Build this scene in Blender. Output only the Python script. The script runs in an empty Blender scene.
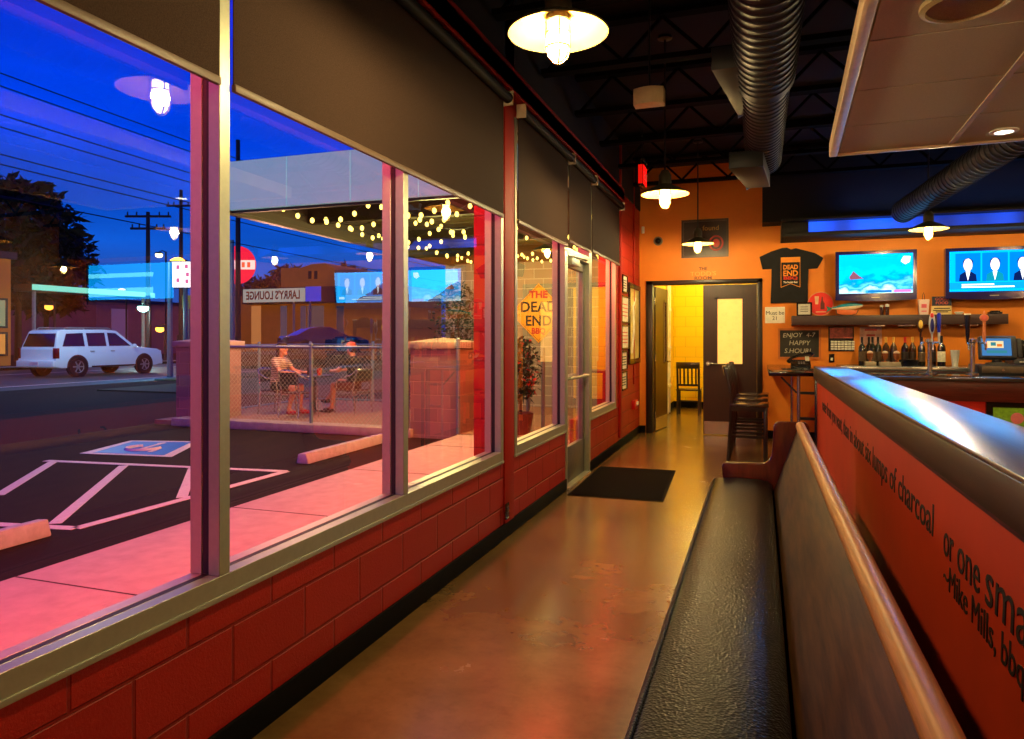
import bpy, bmesh, math, random
from mathutils import Vector, Matrix
random.seed(7)
SC = bpy.context.scene
COL = SC.collection
PI = math.pi

# ------------------------------------------------------------------ camera maths (photo is 1024 x 739)
FPX, CXP, HYP, CAMH = 715.0, 512.0, 338.0, 1.4
TH = math.atan2(760 - 512, FPX)
SN, CS = math.sin(TH), math.cos(TH)
def ray(px, py):
    u = (px - CXP) / FPX
    return Vector((-SN + u * CS, CS + u * SN, (HYP - py) / FPX))
def onX(px, py, x):
    r = ray(px, py); t = x / r.x
    return Vector((x, t * r.y, CAMH + t * r.z))
def onY(px, py, y):
    r = ray(px, py); t = y / r.y
    return Vector((t * r.x, y, CAMH + t * r.z))
def onZ(px, py, z):
    r = ray(px, py); t = (z - CAMH) / r.z
    return Vector((t * r.x, t * r.y, z))

# ------------------------------------------------------------------ materials
def lin(c):
    return tuple(((v / 255.0) / 12.92 if v / 255.0 <= 0.04045 else ((v / 255.0 + 0.055) / 1.055) ** 2.4) for v in c) + (1.0,)
MATS = {}
def nodes(name):
    m = bpy.data.materials.new(name); m.use_nodes = True
    nt = m.node_tree
    b = nt.nodes['Principled BSDF']
    return m, nt, b
def N(nt, typ, **kw):
    n = nt.nodes.new(typ)
    for k, v in kw.items():
        setattr(n, k, v)
    return n
def setin(n, d):
    for k, v in d.items():
        n.inputs[k].default_value = v
def mat(name, rgb, rough=0.5, metal=0.0, noise=12.0, var=0.12, bump=0.0, bscale=60.0, emis=0.0, ergb=None, coat=0.0, spec=0.5, stretch=(1, 1, 1), alpha=None, trans=0.0):
    if name in MATS: return MATS[name]
    m, nt, b = nodes(name)
    c = lin(rgb)
    tc = N(nt, 'ShaderNodeTexCoord'); mp = N(nt, 'ShaderNodeMapping'); mp.inputs['Scale'].default_value = stretch
    nt.links.new(tc.outputs['Object'], mp.inputs['Vector'])
    nz = N(nt, 'ShaderNodeTexNoise'); setin(nz, {'Scale': noise, 'Detail': 5.0, 'Roughness': 0.6})
    nt.links.new(mp.outputs[0], nz.inputs['Vector'])
    rp = N(nt, 'ShaderNodeValToRGB')
    rp.color_ramp.elements[0].position = 0.3; rp.color_ramp.elements[1].position = 0.7
    rp.color_ramp.elements[0].color = tuple(max(0, v * (1 - var)) for v in c[:3]) + (1,)
    rp.color_ramp.elements[1].color = tuple(min(1, v * (1 + var)) for v in c[:3]) + (1,)
    nt.links.new(nz.outputs['Fac'], rp.inputs[0]); nt.links.new(rp.outputs[0], b.inputs['Base Color'])
    setin(b, {'Roughness': rough, 'Metallic': metal, 'Coat Weight': coat, 'Coat Roughness': 0.12, 'Specular IOR Level': spec, 'Transmission Weight': trans})
    if bump:
        n2 = N(nt, 'ShaderNodeTexNoise'); setin(n2, {'Scale': bscale, 'Detail': 3.0})
        nt.links.new(mp.outputs[0], n2.inputs['Vector'])
        bp = N(nt, 'ShaderNodeBump'); setin(bp, {'Strength': bump, 'Distance': 0.01})
        nt.links.new(n2.outputs['Fac'], bp.inputs['Height']); nt.links.new(bp.outputs[0], b.inputs['Normal'])
    if emis:
        b.inputs['Emission Color'].default_value = lin(ergb or rgb); b.inputs['Emission Strength'].default_value = emis
    MATS[name] = m
    return m
def emit(name, rgb, strength, clear=False):
    if name in MATS: return MATS[name]
    m, nt, b = nodes(name)
    nt.nodes.remove(b)
    out = nt.nodes['Material Output']
    e = N(nt, 'ShaderNodeEmission'); setin(e, {'Color': lin(rgb), 'Strength': strength})
    if clear:   # a lit glass envelope: light passes through it
        t = N(nt, 'ShaderNodeBsdfTransparent'); a = N(nt, 'ShaderNodeAddShader')
        nt.links.new(t.outputs[0], a.inputs[0]); nt.links.new(e.outputs[0], a.inputs[1]); nt.links.new(a.outputs[0], out.inputs[0])
    else:
        nt.links.new(e.outputs[0], out.inputs[0])
    MATS[name] = m
    return m
def block_mat(name, rgb, axes, bw=0.4064, bh=0.2032, mortar=0.008, off=(0, 0), mrgb=None, var=0.1, rough=0.5, bump=0.6, spec=0.4, grain=0.35):
    """painted concrete block: running bond from world position, axes = which two axes run along / up the wall"""
    m, nt, b = nodes(name)
    g = N(nt, 'ShaderNodeNewGeometry'); s = N(nt, 'ShaderNodeSeparateXYZ'); cb = N(nt, 'ShaderNodeCombineXYZ')
    nt.links.new(g.outputs['Position'], s.inputs[0])
    for i, a in enumerate(axes):
        ad = N(nt, 'ShaderNodeMath', operation='ADD'); ad.inputs[1].default_value = off[i] + 100 * (bw if i == 0 else bh)
        nt.links.new(s.outputs[a], ad.inputs[0]); nt.links.new(ad.outputs[0], cb.inputs[i])
    br = N(nt, 'ShaderNodeTexBrick'); br.offset = 0.5
    c = lin(rgb); mc = lin(mrgb) if mrgb else tuple(v * 0.62 for v in c[:3]) + (1,)
    setin(br, {'Scale': 1.0, 'Mortar Size': mortar, 'Mortar Smooth': 0.5, 'Bias': 0.0, 'Brick Width': bw, 'Row Height': bh,
               'Color1': tuple(v * (1 - var) for v in c[:3]) + (1,), 'Color2': tuple(min(1, v * (1 + var)) for v in c[:3]) + (1,), 'Mortar': mc})
    nt.links.new(cb.outputs[0], br.inputs['Vector'])
    nt.links.new(br.outputs['Color'], b.inputs['Base Color'])
    nz = N(nt, 'ShaderNodeTexNoise'); setin(nz, {'Scale': 90.0, 'Detail': 4.0, 'Roughness': 0.7})
    nt.links.new(g.outputs['Position'], nz.inputs['Vector'])
    mul = N(nt, 'ShaderNodeMath', operation='MULTIPLY'); mul.inputs[1].default_value = grain
    nt.links.new(nz.outputs['Fac'], mul.inputs[0])
    sb = N(nt, 'ShaderNodeMath', operation='SUBTRACT')
    nt.links.new(mul.outputs[0], sb.inputs[0]); nt.links.new(br.outputs['Fac'], sb.inputs[1])
    bp = N(nt, 'ShaderNodeBump'); setin(bp, {'Strength': bump, 'Distance': 0.008})
    nt.links.new(sb.outputs[0], bp.inputs['Height']); nt.links.new(bp.outputs[0], b.inputs['Normal'])
    setin(b, {'Roughness': rough, 'Specular IOR Level': spec})
    MATS[name] = m
    return m
def glass_mat(name, r0=0.10, tint=(0.93, 0.96, 0.95)):
    m, nt, b = nodes(name)
    nt.nodes.remove(b); out = nt.nodes['Material Output']
    lw = N(nt, 'ShaderNodeLayerWeight'); lw.inputs['Blend'].default_value = 0.5
    pw = N(nt, 'ShaderNodeMath', operation='POWER'); pw.inputs[1].default_value = 3.0
    nt.links.new(lw.outputs['Facing'], pw.inputs[0])
    ma = N(nt, 'ShaderNodeMath', operation='MULTIPLY_ADD'); ma.inputs[1].default_value = 1 - r0; ma.inputs[2].default_value = r0
    nt.links.new(pw.outputs[0], ma.inputs[0])
    t = N(nt, 'ShaderNodeBsdfTransparent'); t.inputs[0].default_value = tint + (1,)
    gl = N(nt, 'ShaderNodeBsdfGlossy'); gl.inputs['Roughness'].default_value = 0.0
    mx = N(nt, 'ShaderNodeMixShader')
    nt.links.new(ma.outputs[0], mx.inputs[0]); nt.links.new(t.outputs[0], mx.inputs[1]); nt.links.new(gl.outputs[0], mx.inputs[2])
    nt.links.new(mx.outputs[0], out.inputs[0])
    MATS[name] = m
    return m

# ------------------------------------------------------------------ mesh builder
ORG = {}
class MB:
    def __init__(s): s.v = []; s.f = []; s.m = []
    def add(s, vs, fs, m=0):
        o = len(s.v); s.v += [tuple(v) for v in vs]
        for f in fs: s.f.append(tuple(i + o for i in f)); s.m.append(m)
        return s
    def box(s, x0, x1, y0, y1, z0, z1, m=0):
        x0, x1 = min(x0, x1), max(x0, x1); y0, y1 = min(y0, y1), max(y0, y1); z0, z1 = min(z0, z1), max(z0, z1)
        vs = [(x, y, z) for z in (z0, z1) for y in (y0, y1) for x in (x0, x1)]
        return s.add(vs, [(0, 2, 3, 1), (4, 5, 7, 6), (0, 1, 5, 4), (2, 6, 7, 3), (0, 4, 6, 2), (1, 3, 7, 5)], m)
    def obox(s, c, size, rot=None, m=0):
        R = rot or Matrix.Identity(3); h = [d / 2 for d in size]; c = Vector(c)
        vs = [c + R @ Vector((x * h[0], y * h[1], z * h[2])) for z in (-1, 1) for y in (-1, 1) for x in (-1, 1)]
        return s.add(vs, [(0, 2, 3, 1), (4, 5, 7, 6), (0, 1, 5, 4), (2, 6, 7, 3), (0, 4, 6, 2), (1, 3, 7, 5)], m)
    def bar(s, p0, p1, w, t, m=0, up=(0, 0, 1)):
        p0, p1 = Vector(p0), Vector(p1); d = (p1 - p0); L = d.length; d.normalize()
        u = Vector(up)
        if abs(d.dot(u)) > 0.99: u = Vector((0, 1, 0))
        sd = d.cross(u).normalized(); u2 = sd.cross(d)
        R = Matrix((sd, d, u2)).transposed()
        return s.obox((p0 + p1) / 2, (w, L, t), R, m)
    def ring(s, c, a, b, r, n):
        return [Vector(c) + a * (r * math.cos(2 * PI * i / n)) + b * (r * math.sin(2 * PI * i / n)) for i in range(n)]
    def tube(s, pts, r, n=8, m=0, caps=True, closed=False):
        pts = [Vector(p) for p in pts]; k = len(pts)
        rs = r if isinstance(r, (list, tuple)) else [r] * k
        vs = []; prev = None
        for i, p in enumerate(pts):
            if closed: d = pts[(i + 1) % k] - pts[i - 1]
            else: d = pts[min(i + 1, k - 1)] - pts[max(i - 1, 0)]
            d.normalize()
            if prev is None:
                a = d.cross(Vector((0, 0, 1)))
                if a.length < 0.05: a = d.cross(Vector((0, 1, 0)))
            else: a = prev - d * prev.dot(d)
            a.normalize(); prev = a; b = d.cross(a)
            vs += s.ring(p, a, b, rs[i], n)
        fs = []
        for i in range(k if closed else k - 1):
            j = (i + 1) % k
            for q in range(n): fs.append((i * n + q, i * n + (q + 1) % n, j * n + (q + 1) % n, j * n + q))
        if caps and not closed:
            fs.append(tuple(range(n - 1, -1, -1))); fs.append(tuple((k - 1) * n + q for q in range(n)))
        return s.add(vs, fs, m)
    def cyl(s, p0, p1, r0, r1=None, n=16, m=0, caps=True):
        return s.tube([p0, p1], [r0, r0 if r1 is None else r1], n, m, caps)
    def lathe(s, prof, c=(0, 0, 0), n=24, m=0, axis=None, close=False):
        """prof: list of (radius, height)"""
        A = Vector(axis or (0, 0, 1)).normalized()
        a = A.cross(Vector((0, 1, 0)))
        if a.length < 0.1: a = A.cross(Vector((1, 0, 0)))
        a.normalize(); b = A.cross(a); vs = []
        for r, h in prof: vs += s.ring(Vector(c) + A * h, a, b, max(r, 1e-4), n)
        fs = []
        for i in range(len(prof) - 1):
            for q in range(n): fs.append((i * n + q, i * n + (q + 1) % n, (i + 1) * n + (q + 1) % n, (i + 1) * n + q))
        return s.add(vs, fs, m)
    def ell(s, c, r, nu=16, nv=10, m=0, rot=None):
        c = Vector(c); r = (r, r, r) if isinstance(r, (int, float)) else r; R = rot or Matrix.Identity(3)
        vs = [c + R @ Vector((0, 0, r[2]))]
        for j in range(1, nv):
            t = PI * j / nv
            for i in range(nu):
                p = 2 * PI * i / nu
                vs.append(c + R @ Vector((r[0] * math.sin(t) * math.cos(p), r[1] * math.sin(t) * math.sin(p), r[2] * math.cos(t))))
        vs.append(c + R @ Vector((0, 0, -r[2]))); fs = []
        for i in range(nu): fs.append((0, 1 + i, 1 + (i + 1) % nu))
        for j in range(nv - 2):
            for i in range(nu):
                a = 1 + j * nu; b2 = a + nu; fs.append((a + i, b2 + i, b2 + (i + 1) % nu, a + (i + 1) % nu))
        l = len(vs) - 1; a = 1 + (nv - 2) * nu
        for i in range(nu): fs.append((l, a + (i + 1) % nu, a + i))
        return s.add(vs, fs, m)
    def prism(s, poly, plane, d0, d1, m=0):
        """poly in 2D; plane 'XZ' extrudes along Y, 'YZ' along X, 'XY' along Z"""
        def mk(p, d):
            return {'XZ': (p[0], d, p[1]), 'YZ': (d, p[0], p[1]), 'XY': (p[0], p[1], d)}[plane]
        n = len(poly); vs = [mk(p, d0) for p in poly] + [mk(p, d1) for p in poly]
        fs = [tuple(range(n)), tuple(range(2 * n - 1, n - 1, -1))]
        for i in range(n): fs.append((i, n + i, n + (i + 1) % n, (i + 1) % n))
        return s.add(vs, fs, m)
    def quad(s, *p, m=0): return s.add(p, [tuple(range(len(p)))], m)
    def build(s, name, mats, parent=None, bevel=0.0, smooth=True, seg=2, fixn=True):
        me = bpy.data.meshes.new(name)
        if parent is not None: org = ORG[parent.name]
        else:
            xs = [v[0] for v in s.v]; ys = [v[1] for v in s.v]; zs = [v[2] for v in s.v]
            org = Vector(((min(xs) + max(xs)) / 2, (min(ys) + max(ys)) / 2, min(zs)))
        me.from_pydata([tuple(Vector(v) - org) for v in s.v], [], s.f)
        mats = mats if isinstance(mats, (list, tuple)) else [mats]
        for mm in mats: me.materials.append(mm)
        me.polygons.foreach_set('material_index', s.m)
        if fixn:
            bm = bmesh.new(); bm.from_mesh(me)
            bmesh.ops.recalc_face_normals(bm, faces=bm.faces)
            if bevel:
                es = [e for e in bm.edges if len(e.link_faces) == 2 and e.calc_face_angle(0) > 0.6]
                bmesh.ops.bevel(bm, geom=es, offset=bevel, segments=seg, affect='EDGES', profile=0.5, clamp_overlap=True)
            bm.to_mesh(me); bm.free()
        if smooth:
            me.shade_smooth(); me.set_sharp_from_angle(angle=0.65)
        o = bpy.data.objects.new(name, me); COL.objects.link(o)
        if parent is not None: o.parent = parent
        else: o.location = org
        ORG[o.name] = org.copy()
        return o

def T(name, label, cat, loc, group=None):
    o = bpy.data.objects.new(name, None); COL.objects.link(o); o.location = loc
    o.empty_display_size = 0.1; o['label'] = label; o['category'] = cat
    if group: o['group'] = group
    ORG[o.name] = Vector(loc); return o
def tag(o, label, cat, group=None, kind=None):
    o['label'] = label; o['category'] = cat
    if group: o['group'] = group
    if kind: o['kind'] = kind
    return o
def struct(o, label=None):
    o['kind'] = 'structure'
    if label: o['label'] = label
    return o
def dup(root, loc, rz=0.0, label=None, group=None):
    def cp(o, par):
        c = o.copy(); COL.objects.link(c)
        if par is not None: c.parent = par
        for ch in KIDS.get(o.name, []): cp(ch, c)
        return c
    KIDS = {}
    def walk(o):
        KIDS[o.name] = list(o.children)
        for ch in o.children: walk(ch)
    walk(root)
    c = cp(root, None); c.location = loc; c.rotation_euler = (0, 0, rz)
    if label: c['label'] = label
    if group: c['group'] = group
    return c
def text(body, size, org, xa, ya, m, parent=None, name='lettering', align='LEFT', ext=0.001, shear=0.0, width=None, offset=0.0, mirror=False):
    cu = bpy.data.curves.new('txt', 'FONT'); cu.body = body; cu.size = size; cu.align_x = align; cu.extrude = ext; cu.shear = shear
    cu.offset = offset; cu.resolution_u = 3
    to = bpy.data.objects.new('txt', cu); COL.objects.link(to)
    bpy.context.view_layer.update()
    me = bpy.data.meshes.new_from_object(to.evaluated_get(bpy.context.evaluated_depsgraph_get()))
    bpy.data.objects.remove(to)
    if width:
        xs = [v.co.x for v in me.vertices]; k = width / max(1e-6, max(xs) - min(xs))
        for v in me.vertices: v.co.x *= k
    xa = Vector(xa).normalized(); ya = Vector(ya).normalized(); za = xa.cross(ya)
    if mirror: xa = -xa
    org = Vector(org); po = ORG[parent.name] if parent is not None else org
    for v in me.vertices:
        v.co = org + xa * v.co.x + ya * v.co.y + za * v.co.z - po
    me.materials.clear(); me.materials.append(m)
    o = bpy.data.objects.new(name, me); COL.objects.link(o)
    if parent is not None: o.parent = parent
    else: o.location = po
    ORG[o.name] = po.copy() if hasattr(po, 'copy') else Vector(po)
    return o
def point(loc, rgb, w, r=0.05, name='lamp_light'):
    l = bpy.data.lights.new(name, 'POINT'); l.energy = w; l.color = rgb; l.shadow_soft_size = r
    o = bpy.data.objects.new(name, l); COL.objects.link(o); o.location = loc; return o
def area(loc, target, sx, sy, rgb, w, name='area_light'):
    l = bpy.data.lights.new(name, 'AREA'); l.shape = 'RECTANGLE'; l.size = sx; l.size_y = sy; l.energy = w; l.color = rgb
    o = bpy.data.objects.new(name, l); COL.objects.link(o); o.location = loc
    o.rotation_euler = (Vector(target) - Vector(loc)).to_track_quat('-Z', 'Y').to_euler(); return o
def spot(loc, target, ang, rgb, w, r=0.03, name='spot_light'):
    l = bpy.data.lights.new(name, 'SPOT'); l.energy = w; l.color = rgb; l.spot_size = ang; l.spot_blend = 0.6; l.shadow_soft_size = r
    o = bpy.data.objects.new(name, l); COL.objects.link(o); o.location = loc
    o.rotation_euler = (Vector(target) - Vector(loc)).to_track_quat('-Z', 'Y').to_euler(); return o

# ------------------------------------------------------------------ camera
cam_d = bpy.data.cameras.new('camera'); cam = bpy.data.objects.new('camera', cam_d); COL.objects.link(cam)
cam.location = (0, 0, CAMH); cam.rotation_euler = (PI / 2, 0, TH)
cam_d.sensor_width = 36; cam_d.lens = FPX / 1024 * 36; cam_d.shift_y = -(369.5 - HYP) / 1024.0
cam_d.clip_start = 0.02; cam_d.clip_end = 600
SC.camera = cam
SC.view_settings.view_transform = 'Standard'; SC.view_settings.look = 'None'; SC.view_settings.exposure = 0.15
SC.cycles.max_bounces = 8; SC.cycles.transparent_max_bounces = 24; SC.cycles.sample_clamp_indirect = 4.0
SC.cycles.glossy_bounces = 4; SC.cycles.diffuse_bounces = 4; SC.cycles.caustics_reflective = False; SC.cycles.caustics_refractive = False
SC.cycles.use_denoising = True

# ------------------------------------------------------------------ dusk sky
w = bpy.data.worlds.new('world'); SC.world = w; w.use_nodes = True; nt = w.node_tree
bg = nt.nodes['Background']; tc = N(nt, 'ShaderNodeTexCoord'); sp = N(nt, 'ShaderNodeSeparateXYZ')
nt.links.new(tc.outputs['Generated'], sp.inputs[0])
rp = N(nt, 'ShaderNodeValToRGB'); cr = rp.color_ramp
cr.elements[0].position = 0.0; cr.elements[0].color = (0.045, 0.03, 0.16, 1)
cr.elements[1].position = 1.0; cr.elements[1].color = (0.0, 0.004, 0.30, 1)
for p, c in ((0.04, (0.035, 0.10, 0.50, 1)), (0.12, (0.005, 0.11, 0.72, 1)), (0.25, (0.0, 0.055, 0.85, 1)), (0.45, (0.0, 0.02, 0.75, 1))):
    e = cr.elements.new(p); e.color = c
cl = N(nt, 'ShaderNodeTexNoise'); setin(cl, {'Scale': 2.2, 'Detail': 4.0})
mpp = N(nt, 'ShaderNodeMapping'); mpp.inputs['Scale'].default_value = (1, 1, 5)
nt.links.new(tc.outputs['Generated'], mpp.inputs[0]); nt.links.new(mpp.outputs[0], cl.inputs['Vector'])
mr = N(nt, 'ShaderNodeMapRange'); setin(mr, {'From Min': 0.35, 'From Max': 0.7, 'To Min': 0.75, 'To Max': 1.3})
nt.links.new(cl.outputs['Fac'], mr.inputs[0])
nt.links.new(sp.outputs['Z'], rp.inputs[0])
mxx = N(nt, 'ShaderNodeMix', data_type='RGBA', blend_type='MULTIPLY'); mxx.inputs[0].default_value = 1.0
nt.links.new(rp.outputs[0], mxx.inputs[6]); nt.links.new(mr.outputs[0], mxx.inputs[7]); nt.links.new(mxx.outputs[2], bg.inputs[0])
bg.inputs[1].default_value = 1.0

# ------------------------------------------------------------------ palette
RED = (150, 26, 14); ORANGE = (222, 118, 20)
m_black = mat('black_paint', (12, 12, 13), 0.45)
m_blackplastic = mat('black_plastic', (14, 14, 16), 0.25)
m_alu = mat('brushed_aluminium', (172, 176, 156), 0.38, 0.55, noise=40, var=0.06)
m_steel = mat('stainless_steel', (190, 188, 180), 0.25, 0.9, noise=30, var=0.05)
m_gasket = mat('rubber_gasket', (14, 13, 13), 0.6)
m_glass = glass_mat('window_glass', 0.145)
m_clear = glass_mat('clear_glass', 0.12, (0.97, 0.98, 0.97))
m_dwood = mat('dark_stained_wood', (38, 16, 9), 0.32, noise=6, var=0.35, stretch=(14, 1, 14), coat=0.3)
m_cream = mat('cream_paint', (235, 225, 200), 0.5)
m_white = mat('white_plastic', (230, 228, 222), 0.45)
m_orange_txt = mat('orange_ink', (240, 150, 40), 0.6)
m_red_txt = mat('red_ink', (205, 45, 25), 0.6)
m_paper = mat('white_paper', (235, 228, 210), 0.7)
m_darkink = mat('dark_ink', (25, 18, 14), 0.6)
# ================================================================== ROOM SHELL
WX = -1.69; WO = -1.90; BY = 10.65; CZ = 3.9
m_redblock = block_mat('red_painted_block', (166, 30, 15), 'YZ', off=(0.05, -0.02), bump=0.8, var=0.05)
m_redblock_in = m_redblock
m_orangewall = mat('orange_wall_paint', (232, 132, 20), 0.55, noise=3, var=0.06, bump=0.08, bscale=120)
m_redsteel = mat('red_painted_steel', (165, 30, 15), 0.6, noise=5, var=0.08, spec=.25)
def sepname(o, n): o.name = n; return o

# floor : stained polished concrete
m, nt, b = nodes('polished_concrete'); MATS['floor'] = m
g = N(nt, 'ShaderNodeNewGeometry')
n1 = N(nt, 'ShaderNodeTexNoise'); setin(n1, {'Scale': 1.3, 'Detail': 6.0, 'Roughness': 0.65}); nt.links.new(g.outputs['Position'], n1.inputs['Vector'])
n2 = N(nt, 'ShaderNodeTexNoise'); setin(n2, {'Scale': 14.0, 'Detail': 6.0, 'Roughness': 0.7}); nt.links.new(g.outputs['Position'], n2.inputs['Vector'])
r1 = N(nt, 'ShaderNodeValToRGB'); r1.color_ramp.elements[0].position = 0.32; r1.color_ramp.elements[1].position = 0.68
r1.color_ramp.elements[0].color = lin((88, 64, 34)); r1.color_ramp.elements[1].color = lin((132, 102, 58))
nt.links.new(n1.outputs['Fac'], r1.inputs[0])
r2 = N(nt, 'ShaderNodeValToRGB'); r2.color_ramp.elements[0].position = 0.33; r2.color_ramp.elements[1].position = 0.5
r2.color_ramp.elements[0].color = (0.45, 0.42, 0.40, 1); r2.color_ramp.elements[1].color = (1, 1, 1, 1)
nt.links.new(n2.outputs['Fac'], r2.inputs[0])
mx = N(nt, 'ShaderNodeMix', data_type='RGBA', blend_type='MULTIPLY'); mx.inputs[0].default_value = 0.22
nt.links.new(r1.outputs[0], mx.inputs[6]); nt.links.new(r2.outputs[0], mx.inputs[7])
vo = N(nt, 'ShaderNodeTexNoise'); setin(vo, {'Scale': 5.0, 'Detail': 8.0, 'Roughness': 0.8}); nt.links.new(g.outputs['Position'], vo.inputs['Vector'])
r3 = N(nt, 'ShaderNodeValToRGB'); r3.color_ramp.elements[0].position = 0.16; r3.color_ramp.elements[1].position = 0.24
r3.color_ramp.elements[0].color = (0.6, 0.5, 0.42, 1); r3.color_ramp.elements[1].color = (1, 1, 1, 1)
nt.links.new(vo.outputs['Fac'], r3.inputs[0])
mx2 = N(nt, 'ShaderNodeMix', data_type='RGBA', blend_type='MULTIPLY'); mx2.inputs[0].default_value = 1.0
nt.links.new(mx.outputs[2], mx2.inputs[6]); nt.links.new(r3.outputs[0], mx2.inputs[7]); nt.links.new(mx2.outputs[2], b.inputs['Base Color'])
rr = N(nt, 'ShaderNodeMapRange'); setin(rr, {'From Min': 0.3, 'From Max': 0.7, 'To Min': 0.20, 'To Max': 0.28}); nt.links.new(n1.outputs['Fac'], rr.inputs[0])
nt.links.new(rr.outputs[0], b.inputs['Roughness']); setin(b, {'Specular IOR Level': 0.6, 'Coat Weight': 0.35, 'Coat Roughness': 0.2})
bp = N(nt, 'ShaderNodeBump'); setin(bp, {'Strength': 0.02, 'Distance': 0.004}); nt.links.new(n1.outputs['Fac'], bp.inputs['Height']); nt.links.new(bp.outputs[0], b.inputs['Normal'])
struct(MB().box(WO, 9.6, -2.8, 15.0, -0.1, 0).build('floor', m))
struct(MB().box(WO, 9.6, -2.8, 15.0, CZ, CZ + 0.1).build('ceiling', mat('black_ceiling_deck', (5, 6, 5), 0.9, noise=4, var=0.3)))
struct(MB().box(9.4, 9.6, -2.8, 15.0, 0, CZ).build('wall_right', m_orangewall))
struct(MB().box(WO, 9.6, -3.0, -2.8, 0, CZ).build('wall_rear', m_orangewall))

# left wall: sill walls, piers, upper wall as one block-built wall with openings
SILL = 0.54; HEAD = 3.0
Y2a, Y2b = 4.93, 6.36      # window 2
DA, DB = 6.39, 7.30        # door
W3a, W3b = 7.36, 8.76
lw = MB()
lw.box(WO, WX, -2.8, 4.66, 0, SILL)
lw.box(WO, WX, 4.66, 4.90, 0, CZ)
lw.box(WO, WX, 4.90, DA - 0.02, 0, SILL)
lw.box(WO, WX, DB + 0.03, W3b + 0.02, 0, SILL)
lw.box(WO, WX, W3b, 14.8, 0, CZ)
lw.box(WO, WX, -2.8, W3b, 3.02, CZ)
struct(lw.build('wall_left', m_redblock, fixn=False))
struct(MB().box(WX, WX + 0.08, -2.8, 8.95, 3.12, 3.24).box(WX + 0.065, WX + 0.08, -2.8, 8.95, 3.10, 3.27).build('trim_beam', m_redsteel), 'red painted steel beam above the window shades')
struct(MB().box(WX, WX + 0.012, 4.69, 4.89, 0.0, CZ).build('trim_column', m_redsteel, bevel=0.004), 'red steel column between two windows')
struct(MB().box(WX, WX + 0.03, 8.97, 9.06, 0.14, CZ).build('trim_post', m_redsteel, bevel=0.004))

struct(MB().box(WX, WX + .012, -2.8, BY, 3.28, CZ).build('wall_upper', mat('black_upper_wall', (10, 8, 8), .9)))
# baseboards (black rubber base), left wall pieces, back wall
m_base = mat('black_rubber_base', (6, 5, 5), 0.8, spec=.1)
bb = MB(); bb.box(WX, WX + 0.015, -2.8, DA - 0.02, 0, 0.105); bb.box(WX, WX + 0.015, DB + 0.03, BY, 0, 0.105); 
struct(bb.build('baseboard_left', m_base, bevel=0.003))
bb = MB(); bb.box(WX, -1.60, BY - 0.015, BY, 0, 0.105); bb.box(0.04, 9.4, BY - 0.015, BY, 0, 0.105)
struct(bb.build('baseboard_back', m_base, bevel=0.003))

# back wall with double-door opening
DX0, DX1, DH = -1.49, -0.04, 2.18
bw = MB()
bw.box(WX, DX0, BY, BY + 0.15, 0, CZ); bw.box(DX0, DX1, BY, BY + 0.15, DH, CZ); bw.box(DX1, 9.4, BY, BY + 0.15, 0, CZ)
struct(bw.build('wall_back', m_orangewall, fixn=False))
m_door = mat('dark_brown_door_veneer', (52, 24, 14), 0.35, noise=4, var=0.2, stretch=(6, 6, 1))
m_dframe = mat('black_brown_frame', (30, 17, 11), 0.35)
fr = MB()
fr.box(DX0 - 0.10, DX0, BY - 0.03, BY + 0.16, 0, DH + 0.06)
fr.box(DX1, DX1 + 0.07, BY - 0.03, BY + 0.16, 0, DH + 0.06)
fr.box(DX0 - 0.10, DX1 + 0.07, BY - 0.03, BY + 0.16, DH, DH + 0.06)
struct(fr.build('trim_door', m_dframe, bevel=0.006), 'dark frame round the double doorway')

def leaf(name, label, W, win, kick_up=0.2, flip=1):
    """door leaf in local x 0..W, thickness along y 0..0.045, with glazed panel"""
    t = T(name, label, 'door', (0, 0, 0))
    H = DH - 0.015
    x0, x1, z0, z1 = win
    mb = MB(); mb.box(0, x0, 0, .045, .01, H); mb.box(x1, W, 0, .045, .01, H); mb.box(x0, x1, 0, .045, .01, z0); mb.box(x0, x1, 0, .045, z1, H)
    mb.build('door_panel', m_door, t)
    fr = MB()
    for a, b2, c, d in ((x0 - .02, x0 + .01, z0 - .02, z1 + .02), (x1 - .01, x1 + .02, z0 - .02, z1 + .02)): fr.box(a, b2, -.006, .051, c, d)
    for c, d in ((z0 - .02, z0 + .01), (z1 - .01, z1 + .02)): fr.box(x0 - .02, x1 + .02, -.006, .051, c, d)
    fr.build('window_bead', m_door, t)
    MB().box(x0, x1, .018, .026, z0, z1).build('glass_pane', mat('frosted_lit_glass', (240, 200, 120), 0.6, emis=0.8, ergb=(255, 190, 90)), t)
    MB().box(.015, W - .015, -.004, 0, .012, kick_up).build('kick_plate', m_steel, t)
    MB().box(.015, W - .015, .045, .049, .012, kick_up).build('kick_plate', m_steel, t)
    hx = .07 if flip > 0 else W - .07
    h = MB(); h.lathe([(0, -.012), (.032, -.012), (.032, 0), (0, 0)], (hx, -.001, 1.03), 16, axis=(0, -1, 0)); h.cyl((hx, 0, 1.03), (hx, -.06, 1.03), .011, n=10)
    h.tube([(hx, -.055, 1.03), (hx + flip * .05, -.058, 1.035), (hx + flip * .12, -.055, 1.025)], [.012, .011, .009], 10)
    h.build('door_handle', m_steel, t)
    return t
d1 = leaf('door_1', 'closed dark brown right door leaf with tall lit glass and steel kick plate', 0.735, (.19, .55, 1.02, 1.97))
d1.location = (-0.777, BY + 0.03, 0); struct(d1)
d2 = leaf('door_2', 'open dark brown left door leaf with a narrow glass, swung into the yellow room', 0.735, (.52, .64, 1.02, 1.97), flip=-1)
d2.location = (-1.475, BY + 0.15, 0); d2.rotation_euler = (0, 0, math.radians(83)); struct(d2)
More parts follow.
